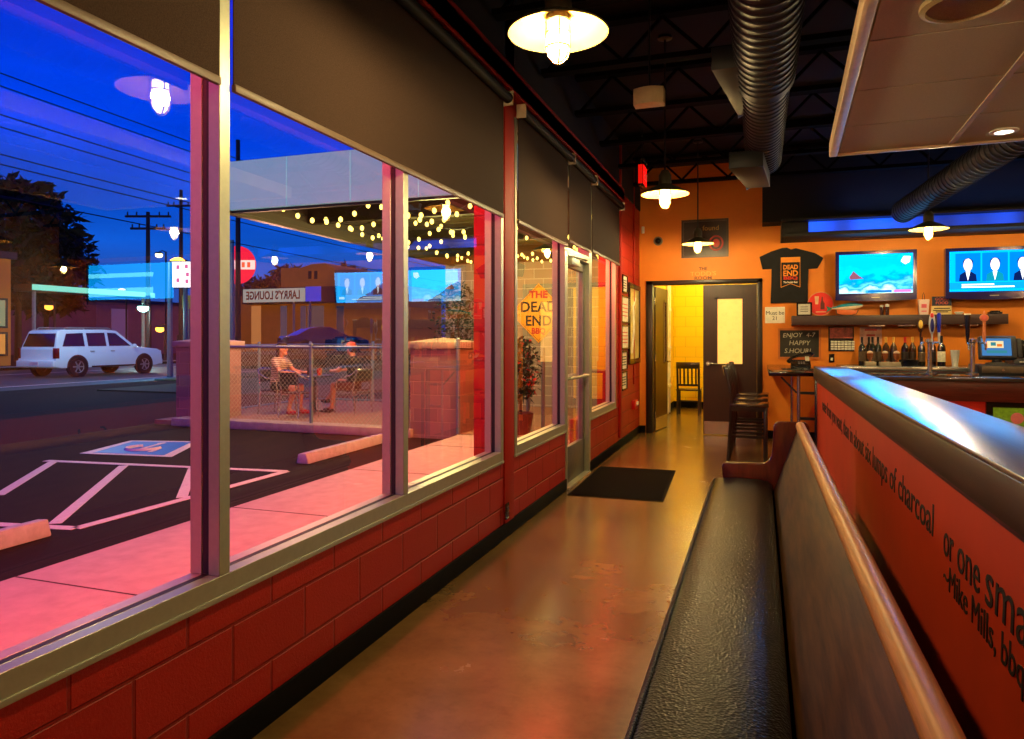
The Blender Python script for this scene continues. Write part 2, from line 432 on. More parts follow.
for z, lb in ((.25, 'lowest'), (1.1, 'middle'), (1.95, 'topmost')):
    tag(MB().cyl((-1.482, BY + .135, z - .05), (-1.482, BY + .135, z + .05), .012, n=8).build('hinge', m_steel), lb + ' steel butt hinge on the left door jamb', 'hinge', 'hinges on the left door jamb')

# back room
m_yellow = block_mat('yellow_painted_block', (246, 200, 12), 'XZ', var=0.02, bump=0.3, mortar=.005)
struct(MB().box(WX, 2.4, 14.8, 15.0, 0, CZ).build('wall_far', m_yellow))
struct(MB().box(2.3, 2.4, BY + .15, 14.8, 0, CZ).build('wall_partition', m_yellow))
struct(MB().box(WX, WX + .03, BY + .6, 14.78, 0.0, 2.9).build('wall_side', mat('pale_yellow_paint', (235, 190, 40), .5)))
struct(MB().box(WX + .03, WX + .05, BY + .2, 14.78, 0, .12).box(WX, 2.3, 14.76, 14.8, 0, .12).build('baseboard_far', m_base))
cp = MB()
for y in (13.2, 13.5):
    cp.cyl((WX + .10, y, 0.02), (WX + .10, y, 2.7), .022, n=10)
for z in (.5, 1.2, 1.9, 2.5): cp.box(WX + .032, WX + .13, 13.15, 13.55, z, z + .05)
tag(cp.build('white_pipe', m_white), 'pair of white wall pipes with brackets beyond the open door', 'pipe')
point((0.3, 12.8, 2.7), (1, .86, .22), 130, .2, 'back_room_light')
point((-0.9, 13.6, 2.9), (1, .86, .22), 80, .2, 'back_room_light')

# ================================================================== STOREFRONT WINDOWS
XI = WX + 0.012; XM = -1.738; XOUT = -1.80
def window(idx, y0, y1, muls, z0=SILL, z1=HEAD):
    t = T('window_%d' % idx, 'aluminium storefront window %d' % idx, 'window', (WX, (y0 + y1) / 2, z0)); t['kind'] = 'structure'
    del t['category']; del t['label']
    f = MB()
    def mul(a, b2, zA, zB):
        f.box(XM + .014, XI, a, b2, zA, zB, 0)      # inside half
        f.box(XM - .014, XM + .014, a + .004, b2 - .004, zA, zB, 1)   # gasket
        f.box(XOUT, XM - .014, a, b2, zA, zB, 0)    # outside half
    mul(y0, y0 + .05, z0, z1); mul(y1 - .05, y1, z0, z1)
    for a in muls: mul(a, a + .05, z0 + .075, z1 - .05)
    mul(y0 + .05, y1 - .05, z0, z0 + .075); mul(y0 + .05, y1 - .05, z1 - .05, z1)
    f.build('window_frame', [m_alu, m_gasket], t, bevel=0.002, seg=1)
    ed = [y0 + .05] + [v for a in muls for v in (a, a + .05)] + [y1 - .05]
    for i in range(0, len(ed), 2):
        a, b2 = ed[i], ed[i + 1]
        MB().quad((XM, a, z0 + .075), (XM, b2, z0 + .075), (XM, b2, z1 - .05), (XM, a, z1 - .05)).build('window_pane', m_glass, t, fixn=False, smooth=False)
    s = MB(); s.box(XM + .02, WX + .018, y0, y1, z0 - .006, z0 + .012); s.build('window_sill', m_alu, t, bevel=0.003)
    return t
window(1, -1.3, 4.66, [0.42, 1.905, 3.19])
window(2, 4.91, 6.36, [])
window(3, 7.36, 8.76, [])
# glazed entrance door
def entry_door():
    t = T('door_3', 'x', 'door', (WX, DA, 0)); t['kind'] = 'structure'; t['label'] = 'glazed aluminium entrance door with push bar and closer'
    f = MB()
    f.box(XOUT, XI, DA - .03, DA + .02, 0, 2.24); f.box(XOUT, XI, DB - .02, DB + .06, 0, HEAD); f.box(XOUT, XI, DA, DB, 2.17, 2.24); f.box(XOUT, XI, DA, DB, 2.9, HEAD)
    f.box(XOUT, XI, DA - .03, DA + .02, 2.24, HEAD)
    f.build('door_frame', m_alu, t, bevel=.002, seg=1)
    l = MB(); a, b2 = DA + .025, DB - .025; xa, xb = -1.77, -1.725
    l.box(xa, xb, a, a + .06, .02, 2.16); l.box(xa, xb, b2 - .06, b2, .02, 2.16); l.box(xa, xb, a + .06, b2 - .06, .02, .36); l.box(xa, xb, a + .06, b2 - .06, 2.08, 2.16)
    l.build('door_leaf', mat('grey_aluminium', (120, 118, 108), .4, .5), t, bevel=.003)
    MB().quad((-1.748, a + .06, .36), (-1.748, b2 - .06, .36), (-1.748, b2 - .06, 2.08), (-1.748, a + .06, 2.08)).build('glass_pane', m_glass, t, fixn=False, smooth=False)
    MB().quad((-1.748, DA + .02, 2.24), (-1.748, DB - .02, 2.24), (-1.748, DB - .02, 2.9), (-1.748, DA + .02, 2.9)).build('transom_pane', m_glass, t, fixn=False, smooth=False)
    p = MB(); p.tube([(xb, a + .05, 1.02), (xb + .06, a + .05, 1.02), (xb + .06, b2 - .05, 1.02), (xb, b2 - .05, 1.02)], .014, 10); p.build('push_bar', m_alu, t)
    c = MB(); c.box(xb, xb + .07, a + .08, a + .38, 2.09, 2.16); c.bar((xb + .05, a + .2, 2.17), (xb + .10, a + .55, 2.18), .03, .012); c.bar((xb + .10, a + .55, 2.18), (xb + .03, b2 - .1, 2.19), .03, .012)
    c.build('door_closer', m_alu, t, bevel=.004)
    MB().box(WO, WX + .03, DA, DB, 0, .02).build('threshold', m_alu, t, bevel=.004)
entry_door()

# roller shades
m_shade = mat('brown_mesh_shade_fabric', (60, 44, 36), 0.85, noise=220, var=0.35, bump=0.25, bscale=400, spec=0.15)
m_hem = mat('shade_hem_bar', (96, 76, 60), .5)
def shade(y0, y1, zb, label, dx=0.0):
    t = T('roller_shade', label, 'shade', (WX + .05, (y0 + y1) / 2, zb))
    x = WX + .018 + dx
    MB().box(x, x + .004, y0 + .01, y1 - .01, zb + .02, 3.03).build('shade_fabric', m_shade, t)
    MB().box(x - .006, x + .012, y0 + .01, y1 - .01, zb, zb + .028).build('hem_bar', m_hem, t, bevel=.004)
    MB().cyl((x + .035, y0, 3.05), (x + .035, y1, 3.05), .035, n=16).build('roller_tube', mat('shade_roller', (20, 17, 16), .7, spec=.2), t)
    for y in (y0 - .012, y1): MB().box(WX + .014, x + .07, y, y + .012, 3.0, 3.1).build('end_bracket', m_cream, t, bevel=.003)
shade(-1.2, 0.42, 2.225, 'brown roller shade beside the camera, behind the first one in view')
shade(0.46, 1.905, 2.225, 'brown roller shade over the nearest left pane, leftmost in view')
shade(1.95, 4.64, 2.225, 'widest brown roller shade, above the pane with the patio view')
shade(4.94, 6.38, 2.235, 'dark roller shade over the window just before the entrance door')
shade(6.42, 7.34, 2.285, 'dark roller shade directly above the entrance door')
shade(7.38, 8.93, 2.305, 'dark roller shade past the entrance door, above the last window')
# ================================================================== PENDANTS
m_bulb = emit('lit_lamp_glass', (255, 226, 140), 6.0, clear=True)
m_shadeout = mat('galvanised_shade_outside', (70, 66, 52), 0.4, .3)
m_shadein = mat('enamel_shade_inside', (206, 150, 62), 0.5, emis=0.08, ergb=(255, 190, 70))  # slight emission adds the bulb's glow to the lining
m_cage = mat('brass_cage', (190, 150, 70), .35, .8)
def make_pendant():
    t = T('pendant_lamp', 'x', 'pendant lamp', (0, 0, 0), 'caged industrial pendant lamps')
    o = MB(); o.lathe([(.197, 0), (.198, .006), (.185, .016), (.12, .05), (.065, .075), (.05, .085), (.05, .10)], n=40); o.build('lamp_shade', m_shadeout, t, fixn=False)
    i = MB(); i.lathe([(.194, .001), (.182, .012), (.118, .045), (.062, .07), (.0, .074)], n=40); i.build('shade_lining', m_shadein, t, fixn=False)
    c = MB(); c.lathe([(.0, .205), (.03, .20), (.045, .17), (.052, .16), (.052, .085), (.045, .08), (.045, .05), (0, .05)], n=20); c.build('socket_cap', m_shadeout, t)
    gl = MB(); gl.lathe([(.036, .05), (.038, .0), (.038, -.06), (.032, -.085), (.018, -.102), (.001, -.108)], n=20); gl.build('bulb', m_bulb, t)
    k = MB()
    for z in (.045, 0.0, -.055): k.tube([(.047 * math.cos(a), .047 * math.sin(a), z) for a in [2 * PI * q / 20 for q in range(20)]], .003, 6, closed=True)
    for q in range(4):
        a = q * PI / 2 + .4; ca, sa = math.cos(a), math.sin(a)
        k.tube([(.047 * ca, .047 * sa, .05), (.047 * ca, .047 * sa, -.06), (.038 * ca, .038 * sa, -.092), (.018 * ca, .018 * sa, -.114), (0, 0, -.12)], .003, 6)
    k.build('wire_cage', m_cage, t)
    MB().cyl((0, 0, .2), (0, 0, CZ - 2.59), .008, n=8).build('rod', m_black, t)
    MB().lathe([(0, CZ - 2.59), (.06, CZ - 2.59), (.06, CZ - 2.61), (0, CZ - 2.62)], n=16).build('ceiling_canopy', m_black, t)
    return t
pend = make_pendant()
PL = [(-.746, 2.70, 2.59, 'pendant lamp hanging nearest, at the top of the picture', 85),
      (-.745, 6.02, 2.59, 'pendant lamp hanging in front of the orange back wall, before the double doors', 85),
      (-.745, 9.34, 2.59, 'pendant lamp hanging in front of the framed poster over the doors', 80),
      (1.745, 8.90, 2.59, 'pendant lamp hanging over the bar between the two televisions', 75),
      (-.745, -.66, 2.59, 'pendant lamp behind the camera over the aisle', 50),
      (3.35, 8.90, 2.59, 'pendant lamp over the right end of the bar', 45),
      (2.6, 6.2, 2.59, 'pendant lamp over the bar seats beyond the ceiling panel', 30),
      (5.4, 6.2, 2.59, 'pendant lamp over the far dining side', 25)]
for i, (x, y, z, lb, pw) in enumerate(PL):
    o = pend if i == 0 else dup(pend, (x, y, z), 0, lb)
    o.location = (x, y, z); o['label'] = lb
    point((x, y, z - .03), (1, .73, .31), pw, .04, 'pendant_light')

# ================================================================== CEILING THINGS
m_joist = mat('dark_steel_joist', (10, 11, 9), .9, spec=.1)
for y in (2.2, 3.3, 4.4, 5.5, 6.6, 7.7, 8.8, 9.9):
    j = MB(); j.box(-1.65, 9.3, y - .05, y + .05, 3.84, 3.88); j.box(-1.65, 9.3, y - .05, y + .05, 3.50, 3.54)
    x = -1.6
    while x < 9:
        j.bar((x, y, 3.54), (x + .3, y, 3.84), .025, .025); j.bar((x + .3, y, 3.84), (x + .6, y, 3.54), .025, .025); x += .6
    tag(j.build('roof_joist', m_joist), 'dark open web steel joist crossing under the black ceiling', 'joist', 'open web roof joists')
m_duct = mat('galvanised_duct', (34, 38, 48), .5, .3, noise=3, var=.1)
def duct(name, label, p0, p1, r, pitch, endcap=True):
    t = T(name, label, 'duct', p0)
    p0, p1 = Vector(p0), Vector(p1); L = (p1 - p0).length; A = (p1 - p0) / L
    prof = []; z = 0
    while z < L:
        prof += [(r, z), (r, z + pitch * .8), (r + .009, z + pitch * .86), (r + .009, z + pitch * .94)]; z += pitch
    prof += [(r, L), (r * .93, L + .03)]
    if endcap: prof.append((0, L + .03))
    MB().lathe(prof, p0, 36, axis=A).build('duct_pipe', m_duct, t)
    return t, A
d, A = duct('spiral_duct', 'large spiral duct running along the ceiling with two side registers', (.03, -2.7, 3.02), (.03, 4.6, 3.02), .168, .09, False)
MB().lathe([(.145, 0), (.145, 2.2), (.13, 2.24), (0, 2.24)], (.03, 4.6, 3.0), 36, axis=(0, 1, 0)).build('duct_reducer', m_duct, d)
rg = MB()
z = 4.7
while z < 6.8: rg.lathe([(.145, 0), (.153, .008), (.153, .018), (.145, .026)], (.03, z, 3.0), 36, axis=(0, 1, 0)); z += .085
rg.build('duct_seam', m_duct, d)
for (ya, yb, cs) in ((4.25, 5.2, [(738, 118), (760.5, 105), (760.5, 83), (738, 92)]), (5.9, 6.75, [(746.5, 190), (770, 176), (770, 168), (744.5, 182)])):
    A4 = [onY(px, py, yb) for px, py in cs]
    zl = min(v.z for v in A4); x0_, x1_ = A4[0].x, A4[1].x
    q = MB(); q.prism([(x0_ - .12, ya), (x1_ - .06, ya), (x1_, yb - .02), (x0_, yb - .02)], 'XY', zl + .01, zl + .14); q.build('side_register', m_duct, d, bevel=.004)
    g = MB()
    for k in range(0): g.bar((x0_ - .10 + .02 * k, ya + .1 + .12 * k, zl + .008), (x1_ - .06, ya + .1 + .12 * k, zl + .008), .03, .004)
    MB().add([tuple(v) for v in A4] + [tuple(v + Vector((0, .012, 0))) for v in A4], [(0, 1, 2, 3), (7, 6, 5, 4), (0, 4, 5, 1), (1, 5, 6, 2), (2, 6, 7, 3), (3, 7, 4, 0)]).build('deflector_plate', mat('blue_lit_register', (96, 124, 150), .4, emis=.05, ergb=(40, 90, 160)), d)  # blue LED light on the plate is put into its colour and emission
p0 = onY(904, 211, 9.85); p1 = onY(1040, 122, 6.2); dd = (p0 - p1)
t2, _ = duct('spiral_duct', 'smaller blue-lit spiral duct behind the white ceiling panel', tuple(p1), tuple(p0), .13, .1)
for y in (3.1, 6.35): MB()
# hanging rods of the duct
# ceiling panel ("cloud")
ct = T('suspended_ceiling_panel', 'cream suspended ceiling panel of square tiles over the bar', 'ceiling panel', (.448, 5.353, 2.65))
m_tile = mat('cream_ceiling_tile', (196, 200, 190), .8, noise=180, var=.1, bump=.15, bscale=200)
m_grid = mat('ceiling_grid', (200, 180, 150), .5)
tl = MB(); gd = MB(); S = .655
ox, oy = .448, 5.353
for i in range(3):
    for k in range(8):
        tl.box(ox + .06 + i * S, ox + .06 + (i + 1) * S - .014, oy - .05 - (k + 1) * S + .014, oy - .05 - k * S, 2.652, 2.672)
for k in range(9): gd.box(ox + .04, ox + 3 * S + .07, oy - .05 - k * S, oy - .05 - k * S + .016, 2.658, 2.68)
for i in range(4): gd.box(ox + .045 + i * S, ox + .045 + i * S + (.03 if i == 1 else .016), oy - .05 - 8 * S, oy - .03, 2.646 if i == 1 else 2.658, 2.68)
tl.build('ceiling_tile', m_tile, ct); gd.build('tile_grid', m_grid, ct)
ed = MB(); Lx, Ly = 3 * S + .12, 8 * S + .1
ed.box(ox, ox + .05, oy - Ly, oy, 2.64, 2.74); ed.box(ox + Lx - .05, ox + Lx, oy - Ly, oy, 2.64, 2.74); ed.box(ox + .05, ox + Lx - .05, oy - .045, oy, 2.64, 2.74); ed.box(ox + .05, ox + Lx - .05, oy - Ly, oy - Ly + .045, 2.64, 2.74)
ed.build('edge_trim', mat('cream_edge_trim', (205, 180, 150), .4), ct, bevel=.006)
cn = onZ(1004, 131, 2.65)
rw = MB()
for (a, b2) in ((.3, -.3), (1.6, -.3), (.3, -4.6), (1.6, -4.6)): rw.cyl((ox + a, oy + b2, 2.7), (ox + a, oy + b2, CZ), .004, n=6)
rw.build('hanger_wire', m_steel, ct)
ct.rotation_euler = (0, 0, math.radians(-2.0))
rl = T('recessed_light', 'small bright recessed light in the cream ceiling panel', 'light', (cn.x, cn.y, 2.64))
MB().lathe([(.075, .006), (.075, -.002), (.05, -.004), (.045, .006)], (cn.x, cn.y, 2.645), 24).build('trim_ring', m_white, rl)
MB().lathe([(.05, 0), (0, 0)], (cn.x, cn.y, 2.644), 20).build('bulb', emit('warm_white_bulb', (255, 240, 205), 8), rl)
spot((cn.x, cn.y, 2.62), (cn.x, cn.y, 0), 1.9, (1, .8, .5), 40, .04)
sp_c = onZ(965, 2, 2.65)
rs = T('ceiling_speaker', 'round cream ceiling speaker in the top right panel corner', 'speaker', (sp_c.x, sp_c.y, 2.62))
MB().lathe([(.15, .01), (.15, -.006), (.13, -.014), (.125, -.004), (0, -.004)], (sp_c.x, sp_c.y, 2.642), 32).build('speaker_grille', mat('perforated_cream_grille', (150, 132, 100), .5, noise=300, var=.4), rs)

# wall speaker, exit sign, camera
cn = onZ(649, 97, 3.0)
ws = T('wall_speaker', 'small cream speaker hanging under the dark ceiling', 'speaker', tuple(cn))
p = MB(); poly = [(-.10 + .2 * k / 8, -.03 - .035 * math.sin(PI * k / 8)) for k in range(9)] + [(.10, .06), (-.10, .06)]
p.prism([(cn.x + a, cn.y + b2) for a, b2 in poly], 'XY', cn.z - .055, cn.z + .055); p.build('speaker_cabinet', mat('cream_speaker', (190, 175, 140), .45), ws, bevel=.005)
MB().cyl((cn.x, cn.y + .02, cn.z + .05), (cn.x, cn.y + .02, CZ), .007, n=8).build('bracket_rod', m_black, ws)
ex = T('exit_sign', 'small red glowing exit sign with emergency lamps by the left wall', 'exit sign', (-1.38, 8.5, 3.05))
e0 = onY(642, 176, 8.5)
MB().box(e0.x - .03, e0.x + .03, 8.38, 8.66, e0.z - .13, e0.z + .13).build('sign_box', m_blackplastic, ex, bevel=.006)
MB().box(e0.x + .03, e0.x + .034, 8.40, 8.64, e0.z - .11, e0.z + .11).build('sign_face', emit('red_exit_glow', (255, 20, 14), 1.5), ex)
MB().box(e0.x - .025, e0.x + .025, 8.376, 8.38, e0.z - .11, e0.z + .11).build('sign_end', emit('red_exit_glow2', (225, 20, 10), .9), ex)
text('EXIT', .13, (e0.x + .036, 8.41, e0.z - .05), (0, 1, 0), (0, 0, 1), m_white, ex)
for dy in (.0, .12): MB().lathe([(0, 0), (.03, .01), (.04, .05), (.036, .055), (0, .05)], (e0.x + .01, 8.42 + dy * 1.4, e0.z + .16), 14, axis=(.3, -.8, -.2)).build('emergency_lamp', m_blackplastic, ex)
MB().cyl((e0.x, 8.52, e0.z + .12), (e0.x, 8.52, CZ), .008, n=8).build('hanging_rod', m_black, ex)
for q in (onY(658, 241, BY - .03),):
    sc = T('security_camera', 'small dome security camera on the orange wall left of the poster', 'camera', (q.x, BY, q.z))
    MB().lathe([(.065, 0), (.065, .03), (.0, .03)], (q.x, BY - .001, q.z), 20, axis=(0, -1, 0)).build('mount', mat('grey_plastic', (110, 100, 85), .4), sc)
    MB().ell((q.x, BY - .035, q.z), (.045, .04, .045)).build('dome', m_blackplastic, sc)
q = onY(643, 230, BY - .02)
tag(MB().box(q.x - .02, q.x + .02, BY - .04, BY, q.z - .05, q.z + .05).build('motion_sensor', m_white, bevel=.006), 'small white sensor high in the corner of the orange wall', 'sensor')

struct(MB().box(.03, 9.4, 10.25, BY, 2.965, CZ).build('wall_bulkhead', mat('black_bulkhead', (9, 8, 10), .8)))
# dark soffit with blue LED strip on the bar side
sf = T('light_soffit', 'long black soffit with a blue glowing strip above the televisions', 'soffit', (5, 10.3, 2.74))
MB().box(.27, 4.7, 9.95, BY - .01, 2.72, 2.765).box(.27, 4.7, 10.1, BY - .01, 2.765, 2.92).build('soffit_box', mat('black_soffit', (12, 9, 9), .7), sf, bevel=.004)
MB().box(.27, 4.7, 9.94, BY - .01, 2.92, 2.95).build('soffit_cap', m_black, sf)
# LED band shows as bright blue face
m, nt, b = nodes('blue_led_wash'); MATS['blue_led'] = m
g = N(nt, 'ShaderNodeNewGeometry'); s_ = N(nt, 'ShaderNodeSeparateXYZ'); nt.links.new(g.outputs['Position'], s_.inputs[0])
nz = N(nt, 'ShaderNodeTexNoise', noise_dimensions='1D'); setin(nz, {'Scale': 1.1, 'Detail': 1.0}); nt.links.new(s_.outputs['X'], nz.inputs['W'])
rp = N(nt, 'ShaderNodeValToRGB'); rp.color_ramp.elements[0].position = .38; rp.color_ramp.elements[0].color = (.0, .002, .06, 1); rp.color_ramp.elements[1].position = .62; rp.color_ramp.elements[1].color = (.005, .08, .9, 1)
nt.links.new(nz.outputs['Fac'], rp.inputs[0]); nt.links.new(rp.outputs[0], b.inputs['Emission Color']); b.inputs['Emission Strength'].default_value = 1.6
b.inputs['Base Color'].default_value = (.01, .02, .1, 1)
MB().box(.6, 4.6, 10.085, 10.10, 2.77, 2.915).build('led_strip', m, sf)
area((2.8, 10.0, 3.0), (2.8, 9.9, 3.9), 3.6, .1, (.05, .25, 1), 12, 'blue_led_light')

# ================================================================== LEFT WALL FRAMES
def frame_left(px0, px1, py0, py1, label, arts, border=.018, fm=None, name='picture_frame'):
    pm = (px0 + px1) / 2
    ya, yb = onX(px0, 338, WX + .02).y, onX(px1, 338, WX + .02).y
    zt, zb = onX(pm, py0, WX + .02).z, onX(pm, py1, WX + .02).z
    t = T(name, label, 'picture', (WX, (ya + yb) / 2, zb)); x = WX + .025
    f = MB(); f.box(WX, x, ya, yb, zb, zb + border); f.box(WX, x, ya, yb, zt - border, zt); f.box(WX, x, ya, ya + border, zb + border, zt - border); f.box(WX, x, yb - border, yb, zb + border, zt - border)
    f.build('frame', fm or m_blackplastic, t, bevel=.003)
    MB().box(WX, WX + .012, ya + border, yb - border, zb + border, zt - border).build('picture_sheet', arts, t)
    return t, ya, yb, zb, zt
m_sheet = mat('pale_certificate', (225, 205, 185), .5, noise=18, var=.35)
for i, (a, b2, c, d_, lb) in enumerate([(623, 627.6, 275, 293, 'smallest framed print, topmost in the column on the red wall'),
                          (622, 629, 296, 323, 'framed certificate second from top on the red wall'),
                          (622, 629, 325, 349, 'framed certificate in the middle of the column on the red wall'),
                          (622, 627.4, 351, 370, 'small framed print fourth from top on the red wall'),
                          (622, 627.2, 371.5, 390, 'small framed print lowest on the red wall')]):
    t, ya, yb, zb, zt = frame_left(a, b2, c, d_, lb, m_sheet)
    k = MB()
    for r in range(4): k.box(WX + .012, WX + .0135, ya + .06, yb - .06, zb + (zt - zb) * (.25 + .14 * r), zb + (zt - zb) * (.25 + .14 * r) + .012)
    k.build('printed_lines', m_red_txt if i in (1, 2) else m_darkink, t)
m_art = mat('amber_poster_art', (232, 190, 110), .35, noise=4, var=.55)
t, ya, yb, zb, zt = frame_left(629.5, 640.2, 284.5, 363.5, 'large black framed amber poster beside the corner', m_art, border=.07)
k = MB()
k.tube([(WX + .014, ya + .2, zb + .15), (WX + .014, ya + .35, zb + .5), (WX + .014, ya + .3, zb + .8), (WX + .014, ya + .5, zt - .2)], .02, 6)
k.build('poster_figure', m_cream, t)
# conduit, fire pull station, thermostat, outlet
cd = T('conduit', 'thin red conduit on the red wall leading to the pull station', 'conduit', (WX, 10.2, 1))
yy = onX(634.5, 400, WX + .02).y
MB().cyl((WX + .011, yy, .75), (WX + .011, yy, CZ), .011, n=8).build('pipe', m_redsteel, cd)
q0 = onX(634.5, 404, WX + .02)
fa = T('fire_alarm_pull', 'red fire alarm pull box low on the red wall near the corner', 'alarm', (WX, q0.y, q0.z))
MB().box(WX, WX + .05, q0.y - .12, q0.y + .12, q0.z - .07, q0.z + .06).build('alarm_box', mat('fire_red', (190, 20, 14), .3), fa, bevel=.006)
MB().box(WX + .05, WX + .065, q0.y - .05, q0.y + .10, q0.z - .02, q0.z + .03).build('pull_handle', m_white, fa, bevel=.004)
q0 = onX(508, 511, WX + .04)
ou = T('wall_outlet', 'small black outlet at the foot of the red column', 'outlet', (WX, q0.y, q0.z))
MB().box(WX + .03, WX + .038, q0.y - .035, q0.y + .035, q0.z - .055, q0.z + .055).build('cover_plate', m_blackplastic, ou, bevel=.003)
MB().box(WX + .038, WX + .041, q0.y - .015, q0.y + .015, q0.z + .01, q0.z + .035).build('socket', m_black, ou); MB().box(WX + .038, WX + .041, q0.y - .015, q0.y + .015, q0.z - .035, q0.z - .01).build('socket', m_black, ou)

# ================================================================== FLOOR MAT
mt = T('door_mat', 'black rectangular floor mat in front of the entrance door', 'mat', (-1.2, 6.9, 0))
m_mat = mat('black_ribbed_carpet', (7, 6, 6), .95, spec=.1, noise=150, var=.4, bump=.5, bscale=300)
MB().prism([(-1.60, 6.20), (-.80, 6.21), (-.86, 7.66), (-1.62, 7.64)], 'XY', 0, .010).build('carpet', m_mat, mt, bevel=.003)
r = MB(); r.prism([(-1.62, 6.18), (-.78, 6.19), (-.84, 7.68), (-1.64, 7.66)], 'XY', 0, .006); r.build('rubber_edge', m_base, mt)
# ================================================================== PEW BENCH
m, nt, b = nodes('black_grained_vinyl'); MATS['vinyl'] = m_vinyl = m
g = N(nt, 'ShaderNodeNewGeometry'); vo = N(nt, 'ShaderNodeTexVoronoi'); setin(vo, {'Scale': 105.0}); nt.links.new(g.outputs['Position'], vo.inputs['Vector'])
bp = N(nt, 'ShaderNodeBump'); setin(bp, {'Strength': .6, 'Distance': .003}); nt.links.new(vo.outputs['Distance'], bp.inputs['Height']); nt.links.new(bp.outputs[0], b.inputs['Normal'])
setin(b, {'Base Color': lin((18, 12, 10)), 'Roughness': .31, 'Specular IOR Level': .16})
m_pew = mat('brown_varnished_panel', (84, 52, 20), .5, noise=5, var=.6, stretch=(5, .6, 5), spec=.2)
m_rail = mat('light_oak_rail', (190, 120, 48), .45, noise=6, var=.25, stretch=(20, 1.2, 20), spec=.3)
m_pewend = mat('red_mahogany_end', (92, 30, 14), .25, noise=5, var=.3, stretch=(6, 6, 1), coat=.6)
pw = T('pew_bench', 'long wooden pew with a black vinyl seat cushion running beside the red bar', 'bench', (0, 2.7, 0))
PY0, PY1 = .15, 5.10
def rounded(pts): return pts
cu = [(-.26, .345), (-.30, .36), (-.318, .385), (-.318, .41), (-.30, .432), (-.27, .445), (-.15, .452), (-.02, .45), (.05, .44), (.075, .42), (.075, .345)]
MB().prism(cu, 'XZ', PY0, PY1 - .01).build('seat_cushion', m_vinyl, pw, bevel=.006)
MB().tube([(-.302, PY0, .363), (-.302, PY1 - .012, .363)], .007, 8).tube([(-.296, PY0 + .01, .437), (-.296, PY1 - .012, .437)], .005, 8).build('cushion_piping', m_vinyl, pw)
MB().box(-.29, .07, PY0, PY1 - .01, .30, .345).build('seat_board', m_pew, pw, bevel=.004)
MB().box(-.20, -.17, PY0, PY1 - .01, 0.0, .30).build('front_panel', m_dwood, pw, bevel=.003)
bk = MB(); bk.prism([(.075, .34), (.10, .34), (.265, .79), (.235, .80)], 'XZ', PY0, PY1 - .005)
bk.build('backrest', m_pew, pw, bevel=.004)
MB().prism([(.12, .0), (.15, .0), (.15, .46), (.135, .46)], 'XZ', PY0, PY1 - .005).build('rear_panel', m_dwood, pw)
MB().tube([(.252, PY0, .815), (.252, PY1 + .0, .815)], .03, 16).build('top_rail', m_rail, pw)
def arc(cx, cz, r, a0, a1, n=6): return [(cx + r * math.cos(math.radians(a0 + (a1 - a0) * k / n)), cz + r * math.sin(math.radians(a0 + (a1 - a0) * k / n))) for k in range(n + 1)]
end = [(-.24, 0), (-.24, .43)] + arc(-.215, .515, .035, 180, 90) + arc(.0, .63, .075, -90, -5, 6)[0:] + [(.085, .77)] + arc(.125, .80, .04, 180, 90) + arc(.27, .80, .04, 90, 0) + [(.31, 0)]
MB().prism(end, 'XZ', PY1, PY1 + .045).build('end_panel', m_pewend, pw, bevel=.008, seg=3)
MB().prism(end, 'XZ', PY0 - .045, PY0).build('end_panel', m_pewend, pw, bevel=.008, seg=3)

# ================================================================== FRONT BAR
m, nt, b = nodes('bar_top_planks'); MATS['bartop'] = m_bartop = m
tc = N(nt, 'ShaderNodeNewGeometry'); mp = N(nt, 'ShaderNodeMapping'); mp.inputs['Scale'].default_value = (60, 1.5, 60); nt.links.new(tc.outputs['Position'], mp.inputs[0])
nz = N(nt, 'ShaderNodeTexNoise'); setin(nz, {'Scale': 1.0, 'Detail': 5.0}); nt.links.new(mp.outputs[0], nz.inputs['Vector'])
rp = N(nt, 'ShaderNodeValToRGB'); rp.color_ramp.elements[0].color = lin((30, 18, 12)); rp.color_ramp.elements[1].color = lin((78, 50, 30)); nt.links.new(nz.outputs['Fac'], rp.inputs[0]); nt.links.new(rp.outputs[0], b.inputs['Base Color'])
mr = N(nt, 'ShaderNodeMapRange'); setin(mr, {'To Min': .26, 'To Max': .36}); nt.links.new(nz.outputs['Fac'], mr.inputs[0]); nt.links.new(mr.outputs[0], b.inputs['Roughness'])
bp = N(nt, 'ShaderNodeBump'); setin(bp, {'Strength': .2, 'Distance': .003}); nt.links.new(nz.outputs['Fac'], bp.inputs['Height']); nt.links.new(bp.outputs[0], b.inputs['Normal'])
setin(b, {'Specular IOR Level': 1.0, 'Coat Weight': 1.0, 'Coat Roughness': .24, 'Coat IOR': 2.0})
m_barside = mat('orange_red_bar_panel', (206, 58, 18), .45, noise=2.5, var=.08)
bar = T('bar_counter', 'long red fronted bar with dark plank top and handwritten quote', 'bar', (.6, 4, 0))
YB0, YB1 = -.6, 8.2
MB().box(.535, .845, YB0, YB1, 1.085, 1.10).box(.545, .84, YB0, YB1, 1.06, 1.085).build('bar_top', m_bartop, bar, bevel=.004)
MB().box(.535, .555, YB0, YB1, .97, 1.085).box(.535, .60, YB1 - .02, YB1, .97, 1.085).build('edge_board', mat('brown_edge_board', (64, 42, 24), .4, noise=3, var=.3, stretch=(8, 1, 8)), bar, bevel=.003)
MB().box(.56, .58, YB0, YB1 - .05, .94, .975).build('under_trim', mat('red_brown_trim', (120, 40, 16), .45), bar)
MB().box(.565, .66, YB0, YB1 - .03, 0, .97).build('front_panel', m_barside, bar)
MB().box(.545, .70, YB1 - .05, YB1 - .005, 0, .97).build('end_post', m_blackplastic, bar, bevel=.003)
m_wallink = mat('black_lettering', (30, 14, 10), .6)
q = T('wall_quote', 'black handwritten style quote lettered along the red bar front', 'lettering', (.563, 4, .7))
